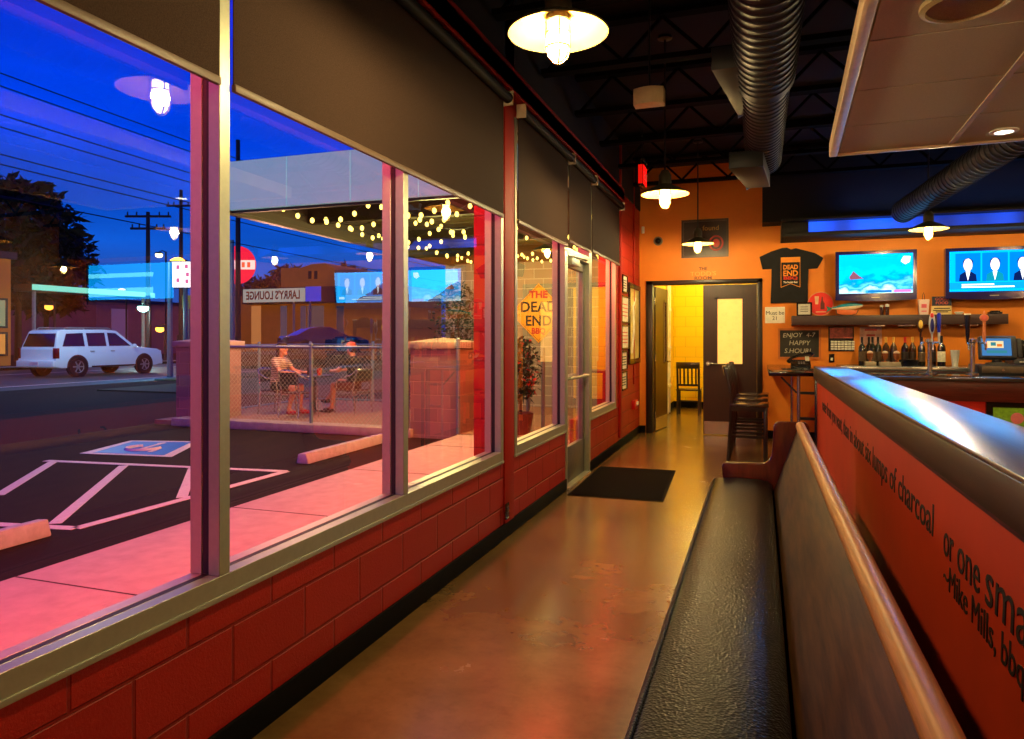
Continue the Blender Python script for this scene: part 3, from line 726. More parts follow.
text('water from you want, than in about six lumps of charcoal', .165, (.5635, 7.45, .715), (0, -1, 0), (0, 0, 1), m_wallink, q, width=4.65, shear=.1)
text('or', .165, (.5635, 2.66, .70), (0, -1, 0), (0, 0, 1), m_wallink, q, width=.125, shear=.1)
text('one', .165, (.5635, 2.49, .70), (0, -1, 0), (0, 0, 1), m_wallink, q, width=.23, shear=.1)
text('small', .185, (.5635, 2.21, .70), (0, -1, 0), (0, 0, 1), m_wallink, q, width=.42, shear=.1)
text('log', .185, (.5635, 1.72, .70), (0, -1, 0), (0, 0, 1), m_wallink, q, width=.24, shear=.1)
text('~Mike Mills, bbq legend', .115, (.5635, 2.66, .600), (0, -1, 0), (0, 0, 1), m_wallink, q, width=1.08, shear=.1)

# drink ledge with steel frame at the bar end
dl = T('drink_ledge', 'glossy black drink ledge on a steel frame at the end of the bar', 'ledge', (.35, 9.4, 0))
MB().box(.09, .62, 8.32, BY - .03, .985, 1.03).build('ledge_top', mat('glossy_black_top', (14, 11, 10), .12, coat=.6), dl, bevel=.006)
f = MB(); f.cyl((.40, 8.42, 0), (.40, 8.42, .985), .018, n=12); f.lathe([(0, 0), (.09, 0), (.09, .012), (.02, .02)], (.40, 8.42, 0), 20)
f.build('steel_post', m_steel, dl); MB().cyl((.40, 10.2, 0), (.40, 10.2, .985), .018, n=12).build('steel_post', m_steel, dl)
f = MB(); f.bar((.22, 8.42, .97), (.38, 8.42, .80), .02, .02, up=(0, 1, 0)); f.bar((.40, 8.42, .80), (.60, 8.42, .80), .02, .03); f.bar((.40, 8.42, .52), (.60, 8.42, .52), .02, .03); f.box(.59, .62, 8.38, 8.46, 0, .985)
f.build('brace', m_black, dl)

# phone
pq = Vector((.50, 10.05, 1.03))
ph = T('desk_phone', 'black desk telephone with handset standing on the drink ledge', 'telephone', tuple(pq))
p = MB(); p.prism([(-.11, 0), (.11, 0), (.11, .075), (.06, .085), (-.11, .02)], 'YZ', -.12, .12)
p.v = [(pq.x + x, pq.y + y, pq.z + z) for x, y, z in p.v]; p.build('phone_base', m_blackplastic, ph, bevel=.006)
p = MB(); p.tube([(pq.x - .15, pq.y - .06, 1.09), (pq.x - .11, pq.y - .02, 1.14), (pq.x + .02, pq.y + .02, 1.185), (pq.x + .12, pq.y + .05, 1.20), (pq.x + .15, pq.y + .04, 1.17)], [.028, .02, .017, .022, .03], 10); p.build('handset', m_blackplastic, ph)
p = MB()
for i in range(3):
    for k in range(4): p.box(pq.x - .03 + i * .03, pq.x - .01 + i * .03, pq.y - .07 + k * .025, pq.y - .055 + k * .025, 1.06 + k * .008, 1.072 + k * .008)
p.build('keypad', mat('grey_keys', (150, 145, 140), .5), ph)
p = MB(); p.obox((pq.x + .08, pq.y + .0, 1.13), (.05, .11, .006), Matrix.Rotation(.5, 3, 'X')); p.build('display', mat('pale_display', (200, 190, 160), .3), ph)

# ================================================================== BAR STOOLS
m_stool = mat('black_brown_stool_wood', (30, 17, 11), .3, noise=6, var=.3, stretch=(2, 12, 12), coat=.4)
m_seatw = mat('worn_wood_seat', (66, 44, 26), .22, noise=6, var=.3, stretch=(2, 12, 2), coat=.6)
def make_stool():
    t = T('bar_stool', 'x', 'bar stool', (0, 0, 0), 'bar stools at the drink ledge')
    s = MB(); s.prism([(-.19, -.19), (.21, -.21), (.22, .21), (-.19, .19)], 'XY', .645, .675); s.build('seat', m_seatw, t, bevel=.01)
    MB().box(-.18, .19, -.185, .185, .595, .645).build('apron', m_stool, t)
    for sy in (-1, 1):
        MB().bar((.18, sy * .165, 0), (.18, sy * .165, .645), .04, .04, up=(1, 0, 0)).build('leg', m_stool, t, bevel=.003)
        l = MB(); pts = [(-.235, 0), (-.195, .64), (-.20, .80), (-.225, .95), (-.255, 1.075), (-.225, 1.08), (-.19, .95), (-.165, .80), (-.155, .64), (-.195, 0)]
        l.prism(pts, 'XZ', sy * .165 - .018, sy * .165 + .018); l.build('leg', m_stool, t, bevel=.003)
        MB().box(-.21, .18, sy * .165 - .01, sy * .165 + .01, .30, .33).build('stretcher', m_stool, t)
    MB().box(.17, .19, -.16, .16, .19, .23).build('foot_rest', m_stool, t)
    MB().box(-.205, -.185, -.16, .16, .25, .28).build('stretcher', m_stool, t)
    r = MB(); n = 8
    for k in range(n):
        a, b2 = -1 + 2 * k / n, -1 + 2 * (k + 1) / n
        xa, xb = -.235 - .02 * (1 - a * a), -.235 - .02 * (1 - b2 * b2)
        r.add([(xa - .012, a * .165, .985), (xa - .03, a * .165, 1.085), (xa + .0, a * .165, 1.085), (xa + .014, a * .165, .985), (xb - .012, b2 * .165, .985), (xb - .03, b2 * .165, 1.085), (xb, b2 * .165, 1.085), (xb + .014, b2 * .165, .985)],
              [(0, 1, 2, 3), (7, 6, 5, 4), (0, 4, 5, 1), (1, 5, 6, 2), (2, 6, 7, 3), (3, 7, 4, 0)])
    r.build('top_rail', m_stool, t)
    for k in range(4):
        y = -.105 + .07 * k
        MB().bar((-.175, y, .67), (-.245, y, 1.0), .022, .012, up=(1, 0, 0)).build('back_slat', m_stool, t)
    return t
st = make_stool()
for i, (x, y, lb) in enumerate([(-.12, 8.42, 'front black bar stool with a high slatted back, nearest the bench'), (-.12, 9.16, 'middle of the three black bar stools at the drink ledge'), (-.11, 9.90, 'rearmost black bar stool at the drink ledge, next to the back wall')]):
    o = st if i == 0 else dup(st, (x, y, 0), 0, lb)
    o.location = (x, y, 0); o['label'] = lb

# back room chair + table
ch = T('dining_chair', 'black slatted dining chair seen through the open doorway', 'chair', (0, 0, 0))
MB().box(-.22, .22, -.2, .2, .43, .46).build('seat', m_stool, ch, bevel=.006)
for sx in (-1, 1):
    MB().bar((sx * .19, .17, 0), (sx * .19, .17, .43), .035, .035, up=(1, 0, 0)).build('leg', m_stool, ch)
    MB().prism([(-.21, 0), (-.17, 0), (-.16, .45), (-.22, .95), (-.25, .95), (-.19, .45)], 'YZ', sx * .19 - .02, sx * .19 + .02).build('leg', m_stool, ch)
MB().box(-.21, .21, -.27, -.23, .84, .96).build('top_rail', m_stool, ch, bevel=.006)
MB().box(-.19, .19, -.225, -.2, .52, .56).build('lower_rail', m_stool, ch)
for k in range(5): MB().bar((-.14 + .07 * k, -.21, .55), (-.14 + .07 * k, -.25, .86), .03, .012, up=(0, 1, 0)).build('back_slat', m_stool, ch)
MB().box(-.19, .19, .165, .175, .2, .23).build('stretcher', m_stool, ch)
ch.location = (-1.24, 13.6, 0)
tb = T('dining_table', 'dark dining table edge behind the chair in the yellow room', 'table', (-.55, 14.0, 0))
MB().box(-1.0, -.1, 13.7, 14.4, .72, .76).build('tabletop', m_stool, tb, bevel=.005)
MB().cyl((-.55, 14.05, .02), (-.55, 14.05, .72), .04, n=12).build('pedestal', m_black, tb)
MB().box(-.85, -.25, 14.0, 14.1, 0, .03).box(-.6, -.5, 13.75, 14.35, 0, .03).build('foot', m_black, tb)
v = T('table_vase', 'small jar with a sprig on the table in the yellow room', 'vase', (-.92, 13.85, .76))
MB().lathe([(0, 0), (.03, 0), (.035, .05), (.02, .09), (.022, .10)], (-.92, 13.85, .76), 14).build('jar', m_white, v)
MB().tube([(-.92, 13.85, .84), (-.93, 13.85, .92), (-.95, 13.85, .96)], .004, 6).ell((-.95, 13.85, .97), .015).ell((-.90, 13.86, .94), .012).build('sprig', mat('green_sprig', (60, 90, 30), .6), v)

# ================================================================== BACK BAR
bk = T('back_bar', 'back bar cabinet with steel ledge, black top and red panelled front', 'bar cabinet', (2.2, 9.6, 0))
MB().box(.98, 3.9, 10.0, BY - .01, .985, 1.045).build('steel_ledge', m_steel, bk, bevel=.005)
MB().box(.98, 3.9, 8.72, 10.0, .94, .985).build('counter_top', mat('black_granite', (14, 14, 16), .1, noise=60, var=.5, coat=.5), bk, bevel=.004)
MB().box(.98, 3.9, 8.70, 8.76, .73, .945).build('fascia_board', mat('red_brown_fascia', (104, 34, 26), .35, noise=6, var=.35, stretch=(1, 14, 14)), bk, bevel=.004)
MB().box(.98, 3.9, 8.66, 8.72, .945, .985).build('blue_lit_edge', mat('polished_edge', (120, 120, 130), .15, .8), bk, bevel=.004)
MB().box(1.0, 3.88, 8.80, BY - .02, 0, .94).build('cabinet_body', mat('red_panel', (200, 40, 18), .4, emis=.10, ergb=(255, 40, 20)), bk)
pc0 = onY(986, 402, 8.78); pc1 = onY(1060, 440, 8.78)
pt = T('grass_poster', 'black framed picture of green grass on the back bar front', 'picture', (pc0.x + .4, 8.78, .3))
f = MB(); x0, x1, z1, z0 = pc0.x, pc0.x + 1.0, .73, .18
f.box(x0, x0 + .06, 8.765, 8.80, z0, z1); f.box(x1 - .06, x1, 8.765, 8.80, z0, z1); f.box(x0 + .06, x1 - .06, 8.765, 8.80, z1 - .06, z1); f.box(x0 + .06, x1 - .06, 8.765, 8.80, z0, z0 + .06); f.build('frame', m_blackplastic, pt)
pic = MB(); pic.box(x0 + .06, x1 - .06, 8.78, 8.79, z0 + .06, z1 - .06)
pic.build('picture_sheet', mat('grass_photo', (110, 140, 24), .4, noise=30, var=.5, emis=.25, ergb=(130, 160, 30)), pt)
e = MB(); e.ell((x0 + .28, 8.778, .56), (.06, .006, .06)); e.build('picture_figure', mat('pink_shape', (220, 110, 90), .5, emis=.2), pt)

# wine bottles
def bottle_type(name, label, rgb, caprgb, labrgb, h=.37, r=.043):
    t = T('wine_bottle', label, 'bottle', (0, 0, 0), 'wine bottles on the back bar')
    MB().lathe([(0, 0), (r, 0), (r, h * .58), (r * .9, h * .66), (.016, h * .76), (.014, h * .86)], n=18).build('bottle_body', mat('bottle_glass_' + name, rgb, .12, coat=.4), t)
    MB().lathe([(.0155, h * .80), (.016, h * .99), (.012, h), (0, h)], n=14).build('cap', mat('cap_' + name, caprgb, .35), t)
    MB().lathe([(r + .0006, h * .14), (r + .0006, h * .48)], n=18).build('label', mat('label_' + name, labrgb, .6, noise=40, var=.25), t, fixn=False)
    return t
ZB = 1.045
kinds = [bottle_type('green', 'x', (20, 26, 14), (18, 16, 18), (90, 70, 50)), bottle_type('gold', 'x', (70, 40, 16), (225, 170, 70), (60, 40, 30)),
         bottle_type('red', 'x', (30, 12, 12), (200, 30, 20), (40, 26, 24)), bottle_type('white', 'x', (16, 16, 22), (16, 16, 20), (235, 225, 200), .385, .046)]
bl = [(862, 0, 0, 10.42, 'leftmost dark wine bottle on the back bar ledge'), (869, 0, 0, 10.54, 'slim dark wine bottle second in the row, behind the glasses'), (872.5, 0, 1, 10.42, 'dark wine bottle third in the row on the back bar'),
      (878, 0, 0, 10.45, 'dark wine bottle between the first two sundae glasses'), (886, 1, 0, 10.42, 'gold topped bottle behind the second sundae glass'), (893.5, 1, 1, 10.44, 'taller gold topped bottle behind the third sundae glass'),
      (905, 2, 0, 10.40, 'bottle with red foil top on the back bar'), (912.5, 1, 0, 10.46, 'gold topped bottle between the red topped one and the beer tower'), (921.5, 0, 0, 10.38, 'dark bottle just left of the beer tower with three handles'),
      (932.5, 2, 1, 10.47, 'red labelled bottle half hidden behind the beer tower'), (941.5, 3, 0, 10.36, 'wine bottle with a white label right of the beer tower')]
used = set()
for (px, kd, _, yy, lb) in bl:
    r_ = ray(px, 350); x = r_.x / r_.y * yy
    o = kinds[kd] if kd not in used else dup(kinds[kd], (x, yy, ZB))
    used.add(kd); o.location = (x, yy, ZB); o['label'] = lb
# sundae / tulip glasses on trays
def glass():
    t = T('tulip_glass', 'x', 'glass', (0, 0, 0), 'filled tulip glasses on white trays')
    MB().lathe([(.0, 0), (.028, 0), (.026, .006), (.01, .012), (.012, .025), (.033, .05), (.038, .09), (.041, .11)], n=18).build('glass_bowl', mat('amber_drink', (150, 80, 40), .2, coat=.5), t)
    MB().ell((0, 0, .115), (.036, .036, .026)).build('cream_top', mat('foam_top', (225, 190, 150), .7), t)
    return t
gg = glass()
for i, (px, lb) in enumerate([(870, 'first tulip glass with pale topping, on the leftmost white tray'), (885, 'tulip glass with pale topping on the middle white tray'), (896.5, 'tulip glass with pale topping on the right white tray')]):
    r_ = ray(px, 350); x = r_.x / r_.y * 10.18
    tr = tag(MB().box(x - .065, x + .065, 10.12, 10.24, ZB, ZB + .05).build('napkin_tray', mat('tray_grey', (170, 155, 130), .5), bevel=.005), ['small grey tray under the leftmost tulip glass', 'small grey tray under the middle tulip glass', 'small grey tray under the right tulip glass'][i], 'tray', 'small trays on the back bar')
    o = gg if i == 0 else dup(gg, (x, 10.18, ZB + .05)); o.location = (x, 10.18, ZB + .05); o['label'] = lb
r_ = ray(909, 358); x = r_.x / r_.y * 10.16
MB_ = MB(); MB_.lathe([(0, 0), (.10, 0), (.115, .08), (.108, .08), (.095, .01), (0, .01)], (x, 10.16, ZB), 20)
tag(MB_.build('condiment_bowl', m_blackplastic), 'low black bowl in front of the red foil topped bottle', 'bowl')
# paper cup stack
r_ = ray(955, 358); x = r_.x / r_.y * 10.3
cs = T('paper_cup_stack', 'stack of white paper cups beside the beer tower', 'cup stack', (x, 10.3, ZB))
p = MB(); p.lathe([(0, 0), (.032, 0), (.045, .13), (.047, .135), (.043, .135)], (x, 10.3, ZB), 20); p.build('cup', m_white, cs)
for k in range(1, 6): MB().lathe([(.043 + .001 * k, .12 + .014 * k), (.048 + .001 * k, .131 + .014 * k), (.049 + .001 * k, .133 + .014 * k)], (x, 10.3, ZB), 20).build('cup', m_white, cs)

# beer towers
def tower(px, y, label, handles):
    r_ = ray(px, 350); x = r_.x / r_.y * y; z = .985
    t = T('beer_tap_tower', label, 'beer tap', (x, y, z))
    MB().lathe([(0, 0), (.07, 0), (.07, .02), (.026, .03), (.023, .36), (.045, .37), (.045, .40), (0, .41)], (x, y, z), 20).build('tower_column', m_steel, t)
    for (dx, kind) in handles:
        zz = z + .36
        MB().tube([(x + dx * .6, y, zz), (x + dx, y - .06, zz), (x + dx, y - .10, zz - .02), (x + dx, y - .105, zz - .08)], [.012, .012, .012, .009], 10).build('spout', m_steel, t)
        h = MB(); b0 = (x + dx, y - .05, zz + .015)
        if kind == 'oval':
            h.cyl(b0, (b0[0], b0[1], zz + .12), .008, .012, n=10); h.ell((b0[0], b0[1], zz + .20), (.032, .012, .085), m=0); h.ell((b0[0], b0[1] - .008, zz + .21), (.022, .008, .05), m=1)
            h.build('tap_handle', [mat('tap_dark', (60, 26, 12), .3), mat('tap_yellow', (235, 200, 90), .4)], t)
        elif kind == 'shield':
            h.cyl(b0, (b0[0], b0[1], zz + .10), .008, .010, n=10); h.ell((b0[0], b0[1], zz + .22), (.034, .013, .125), m=0); h.ell((b0[0], b0[1] - .010, zz + .20), (.02, .007, .08), m=1); h.ell((b0[0], b0[1] - .006, zz + .31), (.018, .01, .03), m=2)
            h.build('tap_handle', [mat('tap_silver', (190, 190, 200), .3), mat('tap_navy', (20, 30, 120), .3), mat('tap_red', (220, 50, 30), .3)], t)
        elif kind == 'blue':
            h.cyl(b0, (b0[0], b0[1], zz + .12), .010, .014, n=10, m=1); h.lathe([(.016, .12), (.02, .2), (.022, .32), (.015, .34), (0, .34)], (b0[0], b0[1], zz), 12, m=0)
            h.build('tap_handle', [mat('tap_blue', (20, 40, 190), .3), m_white], t)
        elif kind == 'dark':
            h.lathe([(.01, 0), (.02, .08), (.026, .2), (.032, .3), (.03, .32), (0, .32)], (b0[0], b0[1], zz), 12, m=0); h.lathe([(.033, .315), (.033, .33), (0, .33)], (b0[0], b0[1], zz), 12, m=1)
            h.build('tap_handle', [mat('tap_black', (18, 20, 40), .25), m_white], t)
        else:
            h.lathe([(.01, 0), (.018, .06), (.015, .2), (.018, .24)], (b0[0], b0[1], zz), 12, m=0); h.lathe([(0, -.012), (.042, -.012), (.042, .012), (0, .012)], (b0[0], b0[1], zz + .28), 20, m=0, axis=(0, 1, 0)); h.lathe([(0, 0), (.030, 0), (.030, .004), (0, .004)], (b0[0], b0[1] - .017, zz + .28), 20, m=1, axis=(0, 1, 0)); h.ell((b0[0], b0[1], zz + .335), (.01, .01, .025))
            h.build('tap_handle', [mat('tap_pale_wood', (235, 140, 90), .4), mat('tap_pink', (235, 110, 100), .4)], t)
    return t
tower(929.5, 9.3, 'three handled beer tap tower in front of the wine bottles', [(-.10, 'oval'), (.015, 'shield'), (.085, 'blue')])
tower(972.5, 9.3, 'two handled beer tap tower beside the cash register', [(-.06, 'dark'), (.10, 'round')])

# POS terminal on cash drawer
r_ = ray(997, 360); x = r_.x / r_.y * 9.6; y = 9.6; z = .985
m_posb = mat('pos_grey_plastic', (52, 54, 62), .4)
cd = T('cash_drawer', 'wide grey cash drawer under the register screen', 'cash drawer', (x, y, z))
MB().box(x - .24, x + .24, y - .2, y + .2, z, z + .11).build('drawer_case', m_posb, cd, bevel=.006)
MB().box(x - .20, x + .20, y - .212, y - .2, z + .02, z + .095).build('drawer_front', mat('warm_grey_metal', (120, 105, 92), .35, .4), cd, bevel=.003)
MB().cyl((x, y - .214, z + .055), (x, y - .222, z + .055), .012, n=12).build('lock', m_steel, cd)
ps = T('register_screen', 'touch screen cash register with a lit display on the drawer', 'cash register', (x, y, z + .11))
R = Matrix.Rotation(math.radians(-12), 3, 'X')
z2 = z + .11
MB().lathe([(0, 0), (.12, 0), (.11, .02), (.05, .03), (.045, .06), (0, .07)], (x, y, z2), 20).build('stand', m_posb, ps)
MB().obox((x, y, z2 + .19), (.37, .10, .27), R).build('monitor_case', m_posb, ps, bevel=.02, seg=3)
MB().obox((x + .215, y, z2 + .19), (.05, .05, .22), R).build('card_reader', m_posb, ps, bevel=.01)
sm = MB(); c0 = Vector((x - .02, y, z2 + .19)) + R @ Vector((0, -.053, 0))
def scr(dx, dz, w_, h_, m_, k=.0): sm.obox(c0 + R @ Vector((dx, -.001 - k, dz)), (w_, .004, h_), R, m_)
scr(0, 0, .29, .20, 0); scr(-.01, .03, .16, .08, 1, .002); scr(-.03, .035, .05, .04, 2, .004); scr(.03, .02, .05, .03, 3, .004); scr(0, -.055, .2, .03, 2, .002); scr(-.10, .02, .02, .07, 3, .004)
sm.build('screen', [emit('pos_blue', (70, 130, 190), .9), emit('pos_white', (250, 225, 170), 1), emit('pos_teal', (60, 140, 150), .9), emit('pos_orange', (235, 120, 40), 1)], ps)
pr = ray(1030, 350); xx = pr.x / pr.y * 10.1
bx = T('receipt_printer', 'dark receipt printer at the right end of the back bar ledge', 'printer', (xx, 10.25, ZB))
MB().box(xx - .16, xx + .22, 10.12, 10.45, ZB, ZB + .11).build('printer_body', m_posb, bx, bevel=.01)
MB().box(xx - .10, xx + .10, 10.11, 10.12, ZB + .06, ZB + .075).build('paper_slot', m_white, bx)
tag(MB().box(xx - .28, xx + .5, 10.5, BY - .02, ZB + .11, ZB + .33).build('wall_panel_box', m_blackplastic, bevel=.004), 'dark box panel on the wall behind the register', 'box')

# ================================================================== BACK WALL SHELF
SHZ = 1.70
sh = T('wall_shelf', 'long thick dark floating shelf below the televisions', 'shelf', (1.65, BY, 1.56))
MB().box(.41, 2.91, BY - .26, BY, 1.575, SHZ).build('shelf_board', mat('dark_plum_shelf', (62, 40, 40), .45, noise=4, var=.2, stretch=(1, 10, 10)), sh, bevel=.004)
lts = MB()
for k in range(4): lts.box(1.35 + k * .35, 1.55 + k * .35, BY - .2, BY - .15, 1.555, 1.575)
lts.build('mounting_bracket', m_steel, sh)
YS = BY - .13
def spx(px, y=YS): r_ = ray(px, 310); return r_.x / r_.y * y
# small framed certificate
a, c = spx(796.5), spx(812)
fc = T('framed_certificate', 'small black framed certificate standing at the left end of the shelf', 'picture frame', ((a + c) / 2, YS, SHZ))
f = MB(); zt = SHZ + .185
f.box(a, c, YS - .012, YS, SHZ, SHZ + .02); f.box(a, c, YS - .012, YS, zt - .02, zt); f.box(a, a + .02, YS - .012, YS, SHZ + .02, zt - .02); f.box(c - .02, c, YS - .012, YS, SHZ + .02, zt - .02); f.build('frame', m_blackplastic, fc)
MB().box(a + .02, c - .02, YS - .006, YS, SHZ + .02, zt - .02).build('paper_sheet', mat('cert_paper', (205, 200, 190), .5, noise=60, var=.15), fc)
k = MB()
for r in range(3): k.box(a + .05, c - .05, YS - .0075, YS - .006, SHZ + .06 + r * .03, SHZ + .068 + r * .03)
k.build('printed_lines', m_darkink, fc)
# round red sign
x = spx(820.5, BY - .06); rs = T('round_red_sign', 'round red sign with a bottle and glass picture leaning on the shelf', 'sign', (x, BY - .06, SHZ))
MB().lathe([(0, 0), (.165, 0), (.165, .012), (0, .012)], (x, BY - .05, SHZ + .166), 40, axis=(0, -1, 0)).build('sign_disc', mat('sign_red', (226, 44, 34), .35, emis=.12, ergb=(255, 50, 40)), rs)
MB().tube([(x + .16 * math.cos(q2), BY - .064, SHZ + .166 + .16 * math.sin(q2)) for q2 in [2 * PI * i / 40 for i in range(40)]], .006, 6, closed=True).build('sign_rim', mat('tan_rim', (222, 150, 90), .4), rs)
gr = MB(); yy = BY - .0635
gr.prism([(x - .075, SHZ + .27), (x - .02, SHZ + .27), (x - .03, SHZ + .16), (x - .065, SHZ + .16)], 'XZ', yy - .003, yy, 0)
gr.prism([(x + .0, SHZ + .09), (x + .05, SHZ + .09), (x + .05, SHZ + .17), (x + .03, SHZ + .21), (x + .03, SHZ + .26), (x + .015, SHZ + .26), (x + .01, SHZ + .21), (x + .0, SHZ + .17)], 'XZ', yy - .003, yy, 1)
gr.prism([(x - .06, SHZ + .05), (x + .07, SHZ + .05), (x + .07, SHZ + .062), (x - .06, SHZ + .062)], 'XZ', yy - .003, yy, 0)
gr.build('sign_artwork', [mat('sign_pale', (240, 190, 150), .5), mat('sign_brown', (110, 40, 30), .5)], rs)
# sneaker-like fish dish: a decorative wooden fish on a stand
x = spx(848); fs = T('decorative_fish', 'small painted fish with teal back and pale belly on an orange stand', 'fish ornament', (x, YS, SHZ))
up = [(-.17, .115), (-.12, .12), (-.05, .145), (.02, .165), (.09, .16), (.15, .14), (.175, .125)]; lo = [(.14, .10), (.05, .08), (-.03, .085), (-.10, .10), (-.17, .085)]
def fishbody(): 
    mb = MB(); n = 10
    prof = [(-.20, .012, .10), (-.15, .02, .105), (-.09, .035, .115), (0, .048, .122), (.08, .045, .128), (.14, .03, .132), (.18, .010, .135)]
    rings = []
    for (dx, r, zc) in prof: rings.append([(x + dx, YS + r * .6 * math.cos(2 * PI * k / n), SHZ + zc + r * math.sin(2 * PI * k / n)) for k in range(n)])
    vs = [v for r in rings for v in r]; fs_ = []; ms = []
    for i in range(len(prof) - 1):
        for k in range(n): mb.add([rings[i][k], rings[i][(k + 1) % n], rings[i + 1][(k + 1) % n], rings[i + 1][k]], [(0, 1, 2, 3)], 0 if math.sin(2 * PI * (k + .5) / n) > 0 else 1)
    return mb
fishbody().build('fish_body', [mat('fish_teal', (20, 140, 170), .3), mat('fish_pale', (240, 215, 180), .4)], fs)
MB().prism([(x - .19, SHZ + .10), (x - .27, SHZ + .13), (x - .25, SHZ + .09), (x - .27, SHZ + .04)], 'XZ', YS - .006, YS + .006).build('tail_fin', mat('fish_fin', (40, 130, 110), .4), fs)
MB().prism([(x - .15, SHZ + .075), (x + .12, SHZ + .07), (x + .10, SHZ + .02), (x + .04, SHZ + .0), (x - .08, SHZ + .0), (x - .14, SHZ + .025)], 'XZ', YS - .025, YS + .025).build('stand', mat('stand_orange', (225, 110, 50), .4), fs, bevel=.004)
MB().tube([(x - .15, YS - .028, SHZ + .075), (x - .14, YS - .028, SHZ + .025), (x - .08, YS - .028, SHZ + .006), (x + .04, YS - .028, SHZ + .006), (x + .10, YS - .028, SHZ + .02), (x + .12, YS - .028, SHZ + .07)], .006, 6).build('stand_edge', m_darkink, fs)
# two little salt shakers
for i, px in enumerate((881.8, 887)):
    x = spx(px); s_ = T('pepper_shaker', ['left of two small dark shakers with white tops on the shelf', 'right of two small dark shakers with white tops on the shelf'][i], 'shaker', (x, YS, SHZ), 'small shakers on the shelf')
    MB().lathe([(0, 0), (.022, 0), (.024, .05), (.022, .11), (0, .11)], (x, YS - i * .02, SHZ), 14).build('shaker_body', mat('shaker_dark', (60, 30, 24), .2, coat=.5), s_)
    MB().lathe([(.024, .11), (.024, .13 + i * .012), (0, .14 + i * .012)], (x, YS - i * .02, SHZ), 14).build('shaker_cap', m_white, s_)
# white bag/tin with hanger
x = spx(923.5); tn = T('white_drink_tin', 'white and pink printed pouch standing on the shelf under the tap handles', 'pouch', (x, YS, SHZ))
MB().prism([(x - .05, SHZ), (x + .05, SHZ), (x + .065, SHZ + .20), (x - .065, SHZ + .20)], 'XZ', YS - .03, YS + .03).build('pouch_body', mat('pouch_pale', (225, 195, 190), .5), tn, bevel=.008)
MB().prism([(x - .03, SHZ + .09), (x + .03, SHZ + .09), (x + .03, SHZ + .14), (x - .03, SHZ + .14)], 'XZ', YS - .033, YS - .03).box(x - .03, x + .03, YS - .033, YS - .03, SHZ + .04, SHZ + .055).build('printed_mark', mat('pink_print', (225, 90, 110), .5), tn)
MB().tube([(x - .012, YS, SHZ + .2), (x - .012, YS, SHZ + .25), (x, YS, SHZ + .29), (x + .012, YS, SHZ + .25), (x + .012, YS, SHZ + .2)], .004, 6).build('hanger_loop', m_darkink, tn)
# boxed sign navy / cream
x0, x1 = spx(932), spx(951.5); bs = T('two_tone_sign', 'small sign, navy above and cream below, standing on the shelf', 'sign', ((x0 + x1) / 2, YS, SHZ))
MB().box(x0, x1, YS - .01, YS + .01, SHZ + .115, SHZ + .235).build('sign_top', mat('navy_board', (26, 30, 62), .5), bs)
MB().box(x0 - .01, x1, YS - .014, YS + .01, SHZ, SHZ + .112).build('sign_bottom', mat('cream_board', (222, 195, 130), .5), bs)
text('GOOD\nFOOD', .05, ((x0 + x1) / 2 + .0, YS - .012, SHZ + .185), (1, 0, 0), (0, 0, 1), mat('coral_ink', (225, 80, 50), .5), bs, align='CENTER', name='lettering')
k = MB()
for r, w_ in ((.075, .09), (.05, .10), (.03, .07)): k.box((x0 + x1) / 2 - w_, (x0 + x1) / 2 + w_, YS - .0155, YS - .014, SHZ + r, SHZ + r + .012)
k.build('printed_lines', m_darkink, bs)
x = spx(959); tag(MB().lathe([(0, 0), (.03, 0), (.055, .03), (.05, .035), (0, .02)], (x, YS, SHZ), 20).build('small_dish', m_white), 'small white dish on the shelf right of the two tone sign', 'dish')
x = spx(995); tag(MB().box(x - .07, x + .07, YS - .05, YS + .05, SHZ, SHZ + .03).box(x - .05, x + .05, YS - .04, YS + .04, SHZ + .03, SHZ + .045).build('remote_tray', m_blackplastic, bevel=.004), 'flat black tray at the right end of the shelf', 'tray')

# ================================================================== WALL ITEMS
Yw = BY - .012
# t-shirt
def wp(px, py, y=BY - .02): v_ = onY(px, py, y); return (v_.x, v_.z)
tsp = [wp(*p) for p in [(759.5, 257), (771, 251.5), (782, 248), (787, 247.6), (791, 249.5), (796, 248.2), (803, 250), (815, 253), (823.5, 258), (817.5, 268.5), (808.5, 269), (807.8, 285), (808, 303.5), (789, 302.6), (770.5, 303.5), (771.3, 285), (771.5, 269), (762.5, 269.5)]]
ts = T('tshirt', 'black short sleeved shirt with an orange printed banner pinned to the wall', 'shirt', (.39, BY, 1.88))
MB().prism(tsp, 'XZ', BY - .03, BY - .006).build('shirt_cloth', mat('black_cotton', (18, 19, 24), .85, noise=10, var=.3, bump=.3, bscale=12), ts, bevel=.006)
pr_ = MB(); yb = BY - .032
a, b2 = wp(781, 257.5, yb), wp(800, 287, yb)
xl, xr = a[0], b2[0]; zt, zb = a[1], b2[1]; W_ = xr - xl; H_ = zt - zb
pr_.box(xl, xr, yb - .0015, yb, zt - H_ * .17, zt)
for (p0_, p1_) in (((xl, zt), (xl, zb)), ((xr, zt), (xr, zb)), ((xl, zb), (xl + W_ / 2, zb + H_ * .12)), ((xl + W_ / 2, zb + H_ * .12), (xr, zb))):
    pr_.bar((p0_[0], yb - .001, p0_[1]), (p1_[0], yb - .001, p1_[1]), .006, .006)
pr_.build('banner_print', m_orange_txt, ts)
yt = yb - .003
text('DEAD', .085, (xl + W_ / 2, yt, zt - H_ * .40), (1, 0, 0), (0, 0, 1), m_orange_txt, ts, align='CENTER', width=W_ * .78, offset=.003)
text('END', .105, (xl + W_ / 2, yt, zt - H_ * .62), (1, 0, 0), (0, 0, 1), m_orange_txt, ts, align='CENTER', width=W_ * .78, offset=.003)
